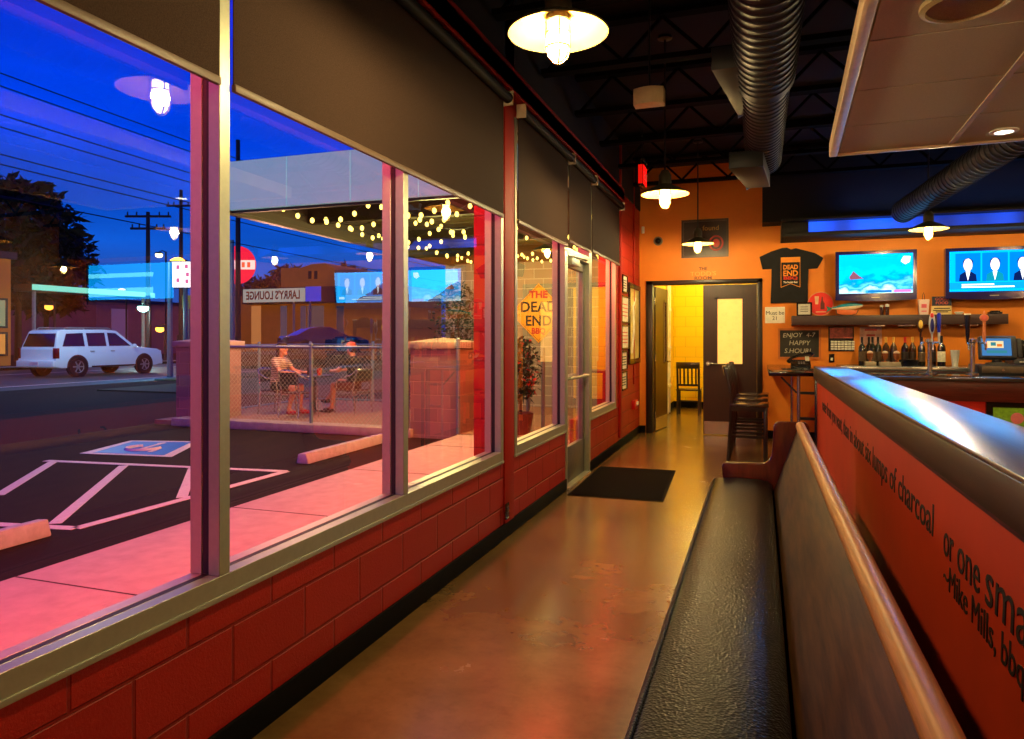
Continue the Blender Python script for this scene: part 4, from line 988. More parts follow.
text('BBQ', .06, (xl + W_ / 2, yt, zt - H_ * .74), (1, 0, 0), (0, 0, 1), m_red_txt, ts, align='CENTER', width=W_ * .75, offset=.003)
text('The Smokin Best', .035, (xl + W_ / 2, yt, zt - H_ * .86), (1, 0, 0), (0, 0, 1), m_white, ts, align='CENTER', width=W_ * .74, offset=.001)
# paper notice
a, b2 = wp(765, 307), wp(785, 323)
nt_ = T('paper_notice', 'white paper notice taped beside the door below the shirt', 'notice', ((a[0] + b2[0]) / 2, BY, b2[1]))
MB().box(a[0], b2[0], BY - .004, BY, b2[1], a[1]).build('paper_sheet', m_paper, nt_)
text('Must be\n21', .075, ((a[0] + b2[0]) / 2, BY - .006, (a[1] + b2[1]) / 2 + .005), (1, 0, 0), (0, 0, 1), m_darkink, nt_, align='CENTER')
# chalkboard
a, b2 = wp(778, 328.5), wp(821, 359)
cb = T('chalkboard', 'orange framed chalkboard with handwritten happy hour message', 'chalkboard', ((a[0] + b2[0]) / 2, BY, b2[1]))
f = MB(); fw = .025
f.box(a[0], b2[0], BY - .02, BY, a[1] - fw, a[1]); f.box(a[0], b2[0], BY - .02, BY, b2[1], b2[1] + fw); f.box(a[0], a[0] + fw, BY - .02, BY, b2[1] + fw, a[1] - fw); f.box(b2[0] - fw, b2[0], BY - .02, BY, b2[1] + fw, a[1] - fw)
f.build('frame', mat('orange_wood_frame', (200, 110, 40), .5), cb)
MB().box(a[0] + fw, b2[0] - fw, BY - .01, BY, b2[1] + fw, a[1] - fw).build('slate_panel', mat('chalk_slate', (44, 42, 36), .8, noise=6, var=.25), cb)
mc = mat('chalk', (190, 185, 165), .9)
text('ENJOY', .085, (a[0] + .06, BY - .012, a[1] - .125), (1, 0, .03), (0, 0, 1), mc, cb, shear=.15)
text('4-7', .085, (b2[0] - .19, BY - .012, a[1] - .12), (1, 0, .03), (0, 0, 1), mc, cb, shear=.15)
text('HAPPY', .09, (a[0] + .14, BY - .012, a[1] - .23), (1, 0, 0), (0, 0, 1), mc, cb, shear=.15)
text('S.HOUR!', .09, (a[0] + .08, BY - .012, a[1] - .34), (1, 0, 0), (0, 0, 1), mc, cb, shear=.15)
# calendar
a, b2 = wp(828.5, 326.5), wp(854, 351.5)
ca = T('wall_calendar', 'wall calendar with a red picture above its month page', 'calendar', ((a[0] + b2[0]) / 2, BY, b2[1])); zm = (a[1] + b2[1]) / 2
MB().box(a[0], b2[0], BY - .008, BY, b2[1], a[1]).build('backing', m_blackplastic, ca)
MB().box(a[0] + .015, b2[0] - .015, BY - .010, BY - .008, zm + .01, a[1] - .015).build('picture_page', mat('calendar_photo', (170, 70, 55), .4, noise=14, var=.8), ca)
p = MB()
for r in range(4):
    for q2 in range(7): p.box(a[0] + .03 + q2 * .043, a[0] + .067 + q2 * .043, BY - .010, BY - .008, zm - .05 - r * .033, zm - .025 - r * .033)
p.build('month_page', m_paper, ca)
# paper behind bottles
a, b2 = wp(860, 327), wp(882, 345)
pp = T('pink_flyer', 'pale pink flyer on the wall behind the bottles', 'flyer', ((a[0] + b2[0]) / 2, BY, b2[1]))
MB().box(a[0], b2[0], BY - .004, BY, b2[1], a[1]).build('flyer_sheet', mat('flyer_pink', (215, 160, 140), .6, noise=12, var=.3), pp)
MB().box(a[0] + .06, b2[0] - .06, BY - .0055, BY - .004, a[1] - .05, a[1] - .03).box(a[0] + .08, b2[0] - .08, BY - .0055, BY - .004, a[1] - .12, a[1] - .10).build('printed_lines', m_red_txt, pp)
a, b2 = wp(829, 354), wp(834.5, 362.5)
oo = T('wall_outlet', 'black outlet plate on the orange wall under the calendar', 'outlet', ((a[0] + b2[0]) / 2, BY, b2[1]))
MB().box(a[0], b2[0], BY - .008, BY, b2[1], a[1]).build('cover_plate', m_blackplastic, oo)
MB().box(a[0] + .02, b2[0] - .02, BY - .010, BY - .008, b2[1] + .025, a[1] - .05).build('socket', m_cream, oo)
# framed poster above door
a, b2 = wp(681.5, 220.5), wp(728.5, 256.5)
fp = T('framed_poster', 'dark framed poster with red art high above the double doors', 'picture', ((a[0] + b2[0]) / 2, BY, b2[1])); fw = .03
f = MB(); f.box(a[0], b2[0], BY - .03, BY, a[1] - fw, a[1]); f.box(a[0], b2[0], BY - .03, BY, b2[1], b2[1] + fw); f.box(a[0], a[0] + fw, BY - .03, BY, b2[1] + fw, a[1] - fw); f.box(b2[0] - fw, b2[0], BY - .03, BY, b2[1] + fw, a[1] - fw); f.build('frame', mat('brown_poster_frame', (70, 40, 18), .4), fp)
MB().box(a[0] + fw, b2[0] - fw, BY - .012, BY, b2[1] + fw, a[1] - fw).build('poster_sheet', mat('poster_dark', (48, 20, 12), .3, noise=5, var=.6), fp)
e = MB(); xc = b2[0] - .17; zc = b2[1] + .2
e.tube([(xc + .09 * math.cos(q2), BY - .014, zc + .10 * math.sin(q2)) for q2 in [2 * PI * i / 24 for i in range(24)]], .012, 6, closed=True); e.ell((xc, BY - .013, zc), (.05, .004, .06)); e.build('poster_artwork', mat('poster_red', (190, 40, 24), .4), fp)
text('found', .10, (b2[0] - .36, BY - .013, a[1] - .16), (1, 0, 0), (0, 0, 1), mat('poster_gold', (190, 140, 50), .5), fp)
# lettering over door
c0 = wp(705, 268.5)
rl_ = T('room_name_lettering', 'small painted room name lettering above the double doors', 'lettering', (c0[0], BY, 2.3))
mi = mat('brown_wall_ink', (110, 60, 20), .6)
text('THE', .062, (wp(703, 270)[0], BY - .003, wp(703, 270)[1]), (1, 0, 0), (0, 0, 1), mi, rl_, align='CENTER', offset=.001)
text("TODD'S", .085, (wp(703, 275.2)[0], BY - .003, wp(703, 275.5)[1]), (1, 0, 0), (0, 0, 1), mat('gold_wall_ink', (215, 175, 60), .5), rl_, align='CENTER', width=.36)
text('ROOM', .062, (wp(703, 279)[0], BY - .003, wp(703, 279.3)[1]), (1, 0, 0), (0, 0, 1), mi, rl_, align='CENTER', width=.24, offset=.001)

# ================================================================== TELEVISIONS
m, nt, b = nodes('scenic_screen'); MATS['scenic'] = m_scenic = m
nt.nodes.remove(b); out = nt.nodes['Material Output']
tc = N(nt, 'ShaderNodeTexCoord'); sp2 = N(nt, 'ShaderNodeSeparateXYZ'); nt.links.new(tc.outputs['Generated'], sp2.inputs[0])
nz = N(nt, 'ShaderNodeTexNoise'); setin(nz, {'Scale': 5.0, 'Detail': 6.0}); nt.links.new(tc.outputs['Generated'], nz.inputs['Vector'])
ad = N(nt, 'ShaderNodeMath', operation='MULTIPLY_ADD'); ad.inputs[1].default_value = .8; nt.links.new(nz.outputs['Fac'], ad.inputs[0])
sb = N(nt, 'ShaderNodeMath', operation='SUBTRACT'); sb.inputs[0].default_value = .42; nt.links.new(sp2.outputs['Z'], sb.inputs[1]); nt.links.new(sb.outputs[0], ad.inputs[2])
rp = N(nt, 'ShaderNodeValToRGB'); cr = rp.color_ramp; cr.elements[0].position = .1; cr.elements[0].color = (.0, .16, .5, 1); cr.elements[1].position = .95; cr.elements[1].color = (.3, .34, .34, 1)
for p, c in ((.35, (.0, .19, .42, 1)), (.5, (.0, .09, .28, 1)), (.62, (.04, .22, .45, 1)), (.7, (.0, .10, .22, 1)), (.8, (.16, .28, .34, 1))): e = cr.elements.new(p); e.color = c
nt.links.new(ad.outputs[0], rp.inputs[0]); em = N(nt, 'ShaderNodeEmission'); em.inputs[1].default_value = 5.0; nt.links.new(rp.outputs[0], em.inputs[0]); nt.links.new(em.outputs[0], out.inputs[0])
m_bezel = mat('glossy_navy_bezel', (22, 24, 96), .15, coat=.5)
def tv(x0, x1, z0, z1, y, label, kind):
    t = T('television', label, 'television', ((x0 + x1) / 2, y, z0)); w_ = x1 - x0; cx = (x0 + x1) / 2
    f = MB(); bz = .045; bb_ = .085
    f.box(x0, x0 + bz, y, y + .09, z0 + bb_, z1 - bz); f.box(x1 - bz, x1, y, y + .09, z0 + bb_, z1 - bz); f.box(x0, x1, y, y + .09, z1 - bz, z1)
    n = 12; lo_ = [(x0 + w_ * k / n, z0 - .02 * math.sin(PI * k / n)) for k in range(n + 1)]
    f.prism(lo_ + [(x1, z0 + bb_), (x0, z0 + bb_)], 'XZ', y, y + .09)
    f.box(x0 + .02, x1 - .02, y + .03, y + .09, z0 + .05, z1 - .02)
    f.build('bezel', m_bezel, t)
    sx0, sx1, sz0, sz1 = x0 + bz, x1 - bz, z0 + bb_, z1 - bz; sw, shh = sx1 - sx0, sz1 - sz0
    s = MB(); s.box(sx0, sx1, y + .015, y + .03, sz0, sz1)
    if kind == 'scenic':
        def P2(u, v_): return (sx0 + u * sw, sz0 + v_ * shh)
        s.prism([P2(.14, .42), P2(.2, .58), P2(.27, .46), P2(.34, .38), P2(.16, .36)], 'XZ', y + .013, y + .015, 1)
        s.prism([P2(.84, .80), P2(.88, .93), P2(.97, .92), P2(.96, .78), P2(.9, .72)], 'XZ', y + .013, y + .015, 2)
        s.box(sx0 + sw * .4, sx0 + sw * .72, y + .013, y + .015, sz0 + .01, sz0 + .04, 3); s.box(sx0 + sw * .75, sx1 - .02, y + .013, y + .015, sz0 + .01, sz0 + .045, 4)
        s.build('screen', [m_scenic, emit('scr_rust', (150, 90, 110), 1.2), emit('scr_white', (245, 235, 250), 2.2), emit('scr_cyan', (10, 130, 210), 1.2), emit('scr_pink', (220, 120, 200), 1.4)], t)
    elif kind == 'news':
        for k in range(3):
            a_ = sx0 + sw * (.07 + k * .30); c_ = a_ + sw * .28
            s.box(a_, c_, y + .0135, y + .015, sz0 + shh * .25, sz0 + shh * .95, 1)
            xc = (a_ + c_) / 2; zc = sz0 + shh * .66
            s.prism([(xc - sw * .10, sz0 + shh * .25), (xc + sw * .10, sz0 + shh * .25), (xc + sw * .09, sz0 + shh * .42), (xc + sw * .03, sz0 + shh * .50), (xc - sw * .03, sz0 + shh * .50), (xc - sw * .09, sz0 + shh * .42)], 'XZ', y + .012, y + .0135, [2, 5, 2][k])
            s.prism([(xc - sw * .025, sz0 + shh * .50), (xc + sw * .025, sz0 + shh * .50), (xc, sz0 + shh * .27)], 'XZ', y + .0105, y + .012, 4)
            s.lathe([(0, 0), (sw * .058, 0), (sw * .058, .001), (0, .001)], (xc, y + .0115, zc + .03), 18, m=2, axis=(0, -1, 0))
            s.ell((xc, y + .0105, zc), (sw * .05, .001, shh * .16), m=3)
        s.box(sx0, sx1, y + .010, y + .012, sz0 + shh * .06, sz0 + shh * .22, 6)
        for r, (u0, u1) in enumerate(((.14, .5), (.14, .72))): s.box(sx0 + sw * u0, sx0 + sw * u1, y + .009, y + .010, sz0 + shh * (.155 - .06 * r), sz0 + shh * (.185 - .06 * r), 4)
        s.box(sx0 + sw * .86, sx1 - .03, y + .009, y + .010, sz0 + shh * .12, sz0 + shh * .2, 4)
        s.build('screen', [emit('news_back', (0, 120, 205), 3.8), emit('news_panel', (0, 84, 170), 3.2), emit('news_dark', (10, 30, 90), 1.2), emit('news_face', (250, 225, 235), 1.9), emit('news_white', (240, 250, 255), 2.2), emit('news_teal', (5, 110, 130), 2.4), emit('news_band', (5, 110, 160), 3.0)], t)
    else:
        s.box(sx0 + .5, sx1, y + .013, y + .015, sz0 + .06, sz0 + .22, 1); s.box(sx0 + .5, sx1, y + .013, y + .015, sz0 + .42, sz0 + .50, 1)
        s.build('screen', [emit('wide_screen_blue', (0, 150, 235), 5.5), emit('wide_screen_pale', (90, 210, 245), 7)], t)
    MB().box(cx - .05, cx + .05, y - .001, y, z0 + .025, z0 + .035).build('maker_badge', m_alu, t)
    MB().box(cx - .2, cx + .2, y + .09, BY, (z0 + z1) / 2 - .12, (z0 + z1) / 2 + .12).build('wall_mount', m_black, t)
    return t
yT = 10.42
a, b2 = onY(835.5, 252, yT), onY(917, 299, yT)
tv(a.x, b2.x, b2.z, a.z, yT, 'television showing a blue scenic picture, left of the two above the shelf', 'scenic')
a = onY(945.5, 248.5, yT)
tv(a.x, a.x + 1.07, b2.z - .0, a.z, yT, 'television showing three news speakers, at the right edge', 'news')
tv(6.7, 8.9, 2.05, 2.85, yT, 'very wide television showing a blue picture far along the bar wall', 'wide')

for (x_, w_) in ((1.47, .85), (2.80, .9)):
    l_ = area((x_, 10.40, 2.24), (x_ - .5, 6.0, 1.4), w_, .5, (.02, .42, 1), 5, 'added_screen_glow'); l_.visible_camera = False  # extra blue area lights added over the screens to strengthen their glow
spot((.90, 10.1, 2.68), (.69, 7.0, 1.1), .22, (.01, .33, 1), 330, .1, 'bar_top_blue_fill')  # unseen blue spots added to tint the bar top
spot((1.3, 10.1, 2.68), (.71, 4.9, 1.1), .125, (.01, .25, 1), 240, .1, 'bar_top_blue_fill')
spot((1.7, 10.1, 2.68), (.72, 2.9, 1.1), .085, (.01, .16, 1), 260, .1, 'bar_top_blue_fill')
# ================================================================== EXTERIOR GROUND
GZ = -.12
m_asph = mat('asphalt', (38, 26, 21), .9, spec=.15, noise=40, var=.35, bump=.4, bscale=150)
m_road = mat('street_asphalt', (50, 56, 60), .55, noise=20, var=.25, bump=.2, bscale=120)
m_walk = mat('sidewalk_concrete', (196, 176, 166), .75, noise=8, var=.12, bump=.2, bscale=90)
m_conc = mat('pale_concrete', (170, 160, 145), .7, noise=10, var=.15, bump=.2)
m_paint = mat('white_road_paint', (225, 220, 215), .6, noise=30, var=.12)
def S(o): return struct(o)
S(MB().box(-20.5, -1.9, -10, 60, GZ - .1, GZ).build('ground_parking', m_asph))
S(MB().box(-33.5, -20.5, -10, 140, GZ - .1, GZ - .01).build('street', m_road))
S(MB().box(-160, -33.5, -10, 200, GZ - .1, GZ + .12).build('ground_far_lots', m_asph))
S(MB().box(-34.0, -33.5, 5, 140, GZ, GZ + .16).build('kerb_far', m_conc))
wk = MB(); 
wk.box(-4.2, WO, -4, 9.7, GZ, -.02)
S(wk.build('sidewalk', m_walk, bevel=.015))
jn = MB()
for y in (1.2, 3.05, 4.9, 6.75, 8.6): jn.box(-4.19, WO - .12, y - .006, y + .006, -.02, -.0185)
S(jn.build('trim_sidewalk_joints', mat('joint_dark', (70, 50, 45), .9)))  # dark joint lines between the slabs
S(MB().box(WO - .12, WO, -4, DA - .02, -.02, .10).build('trim_curb', mat('red_ledge', (150, 40, 30), .6)))
S(MB().box(-10.1, WO, 9.86, 14.3, GZ, -.04).build('patio_floor', mat('patio_concrete', (150, 110, 84), .7, noise=6, var=.2)))
# outer face of the wall
S(MB().box(WO - .01, WO, -4, 14.3, 3.02, CZ + .4).build('wall_outside', mat('outside_red', (130, 40, 30), .6)))
# exterior block wall with the diamond sign
m_grayblock = block_mat('gray_split_block', (150, 142, 122), 'XZ', bump=.7, var=.08, mrgb=(196, 190, 168), mortar=.012)
S(MB().box(-6.5, WO, 14.3, 14.5, GZ, CZ + .2).build('wall_patio', m_grayblock, fixn=False))

# parking paint
lines = [((-6.063, 4.10), (-5.156, 4.25)), ((-5.156, 4.25), (-5.10, 6.85)), ((-5.10, 6.85), (-8.35, 6.47)), ((-9.6, 5.7), (-6.05, 4.12)),
         ((-6.95, 4.90), (-8.2, 6.45)), ((-5.45, 4.3), (-7.15, 6.52)), ((-5.2, 5.4), (-6.25, 6.66))]
pk = MB()
for (a, b2) in lines:
    pk.bar((a[0], a[1], GZ + .002), (b2[0], b2[1], GZ + .002), .10, .004)
tag(pk.build('parking_stripe', m_paint), 'white painted no parking stripes on the asphalt by the pink lit sidewalk', 'stripes')
hs = T('accessible_parking_symbol', 'blue square with white wheelchair symbol painted on the asphalt', 'parking marking', (-8, 7.7, GZ))
MB().prism([(-8.45, 7.02), (-7.1, 7.2), (-7.75, 8.42), (-8.8, 8.15)], 'XY', GZ, GZ + .004).build('white_border', m_paint, hs)
MB().prism([(-8.33, 7.12), (-7.28, 7.26), (-7.82, 8.3), (-8.68, 8.08)], 'XY', GZ + .004, GZ + .006).build('blue_field', mat('handicap_blue', (20, 110, 200), .5, emis=.08, ergb=(20, 110, 220)), hs)
wc = MB(); cx, cy = -7.98, 7.6
wc.tube([(cx + .22 * math.cos(q2), cy + .2 * math.sin(q2), GZ + .008) for q2 in [PI * .75 + 1.6 * PI * i / 16 for i in range(15)]], .03, 5)
wc.bar((cx - .02, cy + .0, GZ + .009), (cx - .12, cy + .4, GZ + .009), .06, .004); wc.bar((cx - .02, cy, GZ + .009), (cx + .25, cy - .02, GZ + .009), .06, .004); wc.bar((cx + .25, cy - .02, GZ + .009), (cx + .33, cy - .22, GZ + .009), .06, .004); wc.ell((cx - .15, cy + .47, GZ + .008), (.06, .06, .003))
wc.build('wheelchair_mark', m_paint, hs)
# wheel stops
def wheelstop(x, y0, y1, label, yaw=0):
    prof = [(x - .09, GZ), (x - .06, GZ + .12), (x + .05, GZ + .13), (x + .09, GZ)]
    o = MB().prism(prof, 'XZ', y0, y1).build('wheel_stop', mat('wheelstop_concrete', (180, 184, 190), .7, noise=12, var=.15, bump=.2), bevel=.015)
    tag(o, label, 'wheel stop'); return o
wheelstop(-5.22, 2.2, 4.03, 'concrete wheel stop at the lower left beside the striped zone')
wheelstop(-5.22, 7.32, 9.30, 'concrete wheel stop in front of the chain link fence')

# fence
m_galv = mat('galvanised_steel', (130, 160, 158), .4, .6)
def fence(p0, p1, posts, label, name='chain_link_fence', h=1.30, zb=.0):
    p0, p1 = Vector(p0), Vector(p1); L = (p1 - p0).length; d = (p1 - p0) / L
    t = T(name, label, 'fence', tuple((p0 + p1) / 2))
    MB().tube([p0 + Vector((0, 0, h)), p1 + Vector((0, 0, h))], .022, 8).build('top_rail', m_galv, t)
    MB().tube([p0 + Vector((0, 0, zb + .04)), p1 + Vector((0, 0, zb + .04))], .018, 8).build('bottom_rail', m_galv, t)
    for q2 in posts:
        c = p0 + d * q2
        pm = MB(); pm.cyl(c, c + Vector((0, 0, h + .03)), .03, n=12); pm.ell(c + Vector((0, 0, h + .04)), .034); pm.build('post', m_galv, t)
    wm = MB(); H = h - zb - .06; sp_ = .08; r = .0024
    nrm = Vector((-d.y, d.x, 0))
    k = -H
    while k < L:
        for sgn in (1, -1):
            a0, a1 = k, k + H
            s0, s1 = max(a0, 0), min(a1, L)
            if s1 - s0 > .01:
                f0, f1 = (s0 - a0) / H, (s1 - a0) / H
                z0_, z1_ = (f0, f1) if sgn > 0 else (1 - f0, 1 - f1)
                A_ = p0 + d * s0 + Vector((0, 0, zb + .05 + z0_ * H)); B_ = p0 + d * s1 + Vector((0, 0, zb + .05 + z1_ * H))
                wm.tube([A_, B_], r, 3, caps=False)
        k += sp_
    wm.build('wire_mesh', mat('wire_mesh_galv', (190, 190, 170), .5, .1), t)
    return t
fence((-9.3, 9.95, -.05), (-5.10, 9.86, -.05), [.0, 2.42, 4.18], 'chain link fence in front of the patio diners')
fence((-9.9, 10.6, -.05), (-9.9, 14.25, -.05), [0, 1.8, 3.6], 'chain link fence along the street side of the patio')
fence((-9.9, 14.3, -.05), (-6.55, 14.28, -.05), [1.6, 3.3], 'chain link fence across the far end of the patio')
S(MB().box(-9.6, -5.0, 9.72, 10.05, GZ, .02).build('kerb_patio', m_conc, bevel=.02))
m_pilblock = block_mat('pillar_split_block', (150, 120, 105), 'XZ', bh=.2032, mrgb=(176, 140, 120), bump=.9, var=.15, off=(.12, .07))
m_pilside = block_mat('pillar_split_block_side', (150, 120, 105), 'YZ', bh=.2032, mrgb=(176, 140, 120), bump=.9, var=.15, off=(.12, .07))
def pillar(x0, x1, y0, y1, h, label):
    t = T('block_pillar', label, 'pillar', ((x0 + x1) / 2, (y0 + y1) / 2, GZ))
    mb = MB(); mb.add([(x, y, z) for z in (GZ, h) for y in (y0, y1) for x in (x0, x1)], [(0, 1, 5, 4), (3, 2, 6, 7)], 0); mb.add([(x, y, z) for z in (GZ, h) for y in (y0, y1) for x in (x0, x1)], [(2, 0, 4, 6), (1, 3, 7, 5), (4, 5, 7, 6)], 1)
    mb.build('pillar_shaft', [m_pilblock, m_pilside], t, fixn=False, smooth=False)
    c = MB(); e = .05; zc = h; cx_, cy_ = (x0 + x1) / 2, (y0 + y1) / 2
    vs = [(x0 - e, y0 - e, zc), (x1 + e, y0 - e, zc), (x1 + e, y1 + e, zc), (x0 - e, y1 + e, zc), (x0 - e, y0 - e, zc + .10), (x1 + e, y0 - e, zc + .10), (x1 + e, y1 + e, zc + .10), (x0 - e, y1 + e, zc + .10), (cx_, cy_, zc + .17)]
    c.add(vs, [(0, 3, 2, 1), (0, 1, 5, 4), (1, 2, 6, 5), (2, 3, 7, 6), (3, 0, 4, 7), (4, 5, 8), (5, 6, 8), (6, 7, 8), (7, 4, 8)])
    c.build('pillar_cap', mat('cap_concrete', (170, 150, 130), .7), t, bevel=.008)
pillar(-5.05, -4.28, 9.82, 10.55, 1.24, 'block pillar with a stone cap, seen through the second pane beside the sidewalk')
pillar(-9.95, -9.15, 10.2, 10.95, 1.24, 'block pillar at the left end of the patio fence behind the window mullion')
for (x, y, lb) in ((-4.22, 9.74, 'galvanised fence post standing at the near corner of the block pillar'), (-5.12, 9.80, 'galvanised fence post on the left side of the block pillar')):
    p = MB(); p.cyl((x, y, -.02), (x, y, 1.36), .03, n=12); p.ell((x, y, 1.37), .034); tag(p.build('gate_post', m_galv), lb, 'post')
for (px, lb) in ((528, 'left of two steel gate posts outside the window before the door'), (543, 'right of two steel gate posts outside the window before the door')):
    c = onZ(px, 430, -.02); c.x = max(c.x, -4.1)
    p = MB(); p.cyl((c.x, c.y, -.02), (c.x, c.y, 1.25), .03, n=12); p.lathe([(0, 0), (.08, 0), (.08, .012), (0, .012)], (c.x, c.y, -.03), 16); tag(p.build('gate_post', m_galv), lb, 'post')

# canopy over the patio
cn_ = T('patio_canopy', 'wide flat patio canopy with a pale blue fascia', 'canopy', (-4, 10.8, 3.0))
m_fascia = mat('pale_blue_fascia_glow', (190, 210, 215), .5, noise=3, var=.05, emis=.5, ergb=(120, 190, 195))  # emission makes the fascia look lit; it is no lamp
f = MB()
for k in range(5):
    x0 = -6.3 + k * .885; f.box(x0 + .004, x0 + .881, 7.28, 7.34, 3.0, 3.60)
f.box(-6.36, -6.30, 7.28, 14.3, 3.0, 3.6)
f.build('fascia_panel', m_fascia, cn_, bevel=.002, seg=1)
MB().box(-6.298, -6.27, 7.36, 14.28, 3.0, 3.55).build('added_dark_liner', mat('dark_channel', (44, 40, 34), .5), cn_)  # dark sheet added to keep the inner side of the fascia dim
MB().box(-6.3, WO, 7.34, 14.3, 3.55, 3.62).build('roof_deck', mat('canopy_deck', (90, 86, 64), .7), cn_)
MB().box(-6.30, WO, 7.345, 7.40, 2.97, 3.06).box(-6.38, -6.28, 7.3, 14.3, 2.96, 3.02).build('edge_channel', mat('dark_channel', (44, 40, 34), .5), cn_)
jj = MB(); y = 7.7
while y < 14.2: jj.box(-6.28, WO, y - .03, y + .03, 3.33, 3.55); y += .42
jj.build('canopy_purlin', mat('olive_purlin', (84, 78, 50), .8, spec=.1), cn_)
for y in (9.0, 11.6): MB().box(-6.28, WO, y - .07, y + .07, 3.08, 3.33).build('canopy_beam', mat('olive_beam', (56, 52, 34), .8, spec=.1), cn_)
MB().box(-6.3, WO, 14.1, 14.28, 3.0, 3.33).build('canopy_beam', MATS['olive_beam'], cn_)
m_sb = emit('warm_string_bulb', (255, 214, 96), 6)
strings = [(7.9, -6.0), (8.5, -5.9), (9.6, -6.1), (10.3, -6.0), (11.0, -6.1), (12.2, -6.0), (12.9, -6.1), (13.6, -6.0)]
for i, (y, x0) in enumerate(strings):
    t = T('string_light', ['nearest', 'second nearest', 'third nearest', 'fourth nearest', 'fourth farthest', 'third farthest', 'second farthest', 'farthest'][i] + ' string of warm bulbs under the patio canopy', 'string lights', (-4, y, 2.9), 'string lights under the patio canopy')
    n = 20; pts = []
    for k in range(n * 3 + 1):
        u = k / (n * 3); x = x0 + (WO - .15 - x0) * u; yy = y + .16 * math.sin(u * 5 + i)
        pts.append((x, yy, 3.2 - .22 * math.sin(PI * ((u * 3) % 1)) - .02))
    MB().tube(pts, .006, 5).build('cord', m_black, t)
    for k in range(n):
        p = pts[k * 3 + 1 + (i % 2)]
        bm_ = MB(); bm_.ell((p[0], p[1], p[2] - .045), (.027, .027, .035), 10, 8); bm_.build('bulb', m_sb, t)
point((-4.3, 9.4, 2.6), (1, .80, .25), 200, .3, 'canopy_fill_light'); point((-4.2, 12.4, 2.5), (1, .76, .24), 220, .6, 'canopy_fill_light'); point((-7.6, 11.3, 2.9), (1, .50, .28), 190, .5, 'patio_fill_light'); point((-8.1, 10.5, 2.4), (1, .46, .28), 130, .3, 'patio_fill_light')  # unseen fill points added to brighten the canopy underside and the diners
area((-2.05, 3.5, 2.9), (-3.6, 3.5, 0), 13, .12, (1, .085, .03), 560, 'red_neon_light')
area((-2.2, 8.2, 2.85), (-4.4, 9.6, .6), .12, 2.2, (1, .16, .08), 110, 'red_neon_light')
# red neon tube on the outside wall
nt2 = T('neon_tube', 'long red neon tube under the outside eave above the windows', 'neon light', (WO - .1, 3, 3.12))
MB().tube([(WO - .10, -3, 3.12), (WO - .10, 7.2, 3.12)], .015, 8).build('glass_tube', emit('red_neon', (255, 40, 50), 5), nt2)
b_ = MB()
for y in range(-3, 8): b_.box(WO - .115, WO - .01, y, y + .03, 3.10, 3.14)
b_.build('tube_clip', m_steel, nt2)

# diamond sign
c = Vector((-4.36, 14.26, 1.92)); hd = .62
ds = T('diamond_sign', 'orange diamond road sign on the grey block wall outside', 'sign', (c.x, c.y, c.z - hd))
MB().prism([(c.x - hd, c.z), (c.x, c.z + hd), (c.x + hd, c.z), (c.x, c.z - hd)], 'XZ', 14.255, 14.275).build('sign_plate', mat('sign_amber', (240, 165, 30), .45, emis=.35, ergb=(255, 150, 20)), ds, bevel=.004)
bd = MB(); k = hd * .93
for a, b2 in (((-k, 0), (0, k)), ((0, k), (k, 0)), ((k, 0), (0, -k)), ((0, -k), (-k, 0))): bd.bar((c.x + a[0], 14.253, c.z + a[1]), (c.x + b2[0], 14.253, c.z + b2[1]), .004, .02, up=(0, 1, 0))
bd.build('sign_border', m_darkink, ds)
text('DEAD', .30, (c.x, 14.25, c.z + .03), (1, 0, 0), (0, 0, 1), m_darkink, ds, align='CENTER', width=.78, offset=.006)
text('END', .30, (c.x, 14.25, c.z - .26), (1, 0, 0), (0, 0, 1), m_darkink, ds, align='CENTER', width=.56, offset=.006)
text('THE', .20, (c.x, 14.25, c.z + .32), (1, 0, 0), (0, 0, 1), m_red_txt, ds, align='CENTER', width=.40, offset=.008)
text('BBQ', .17, (c.x, 14.25, c.z - .43), (1, 0, 0), (0, 0, 1), m_red_txt, ds, align='CENTER', width=.30, offset=.006)
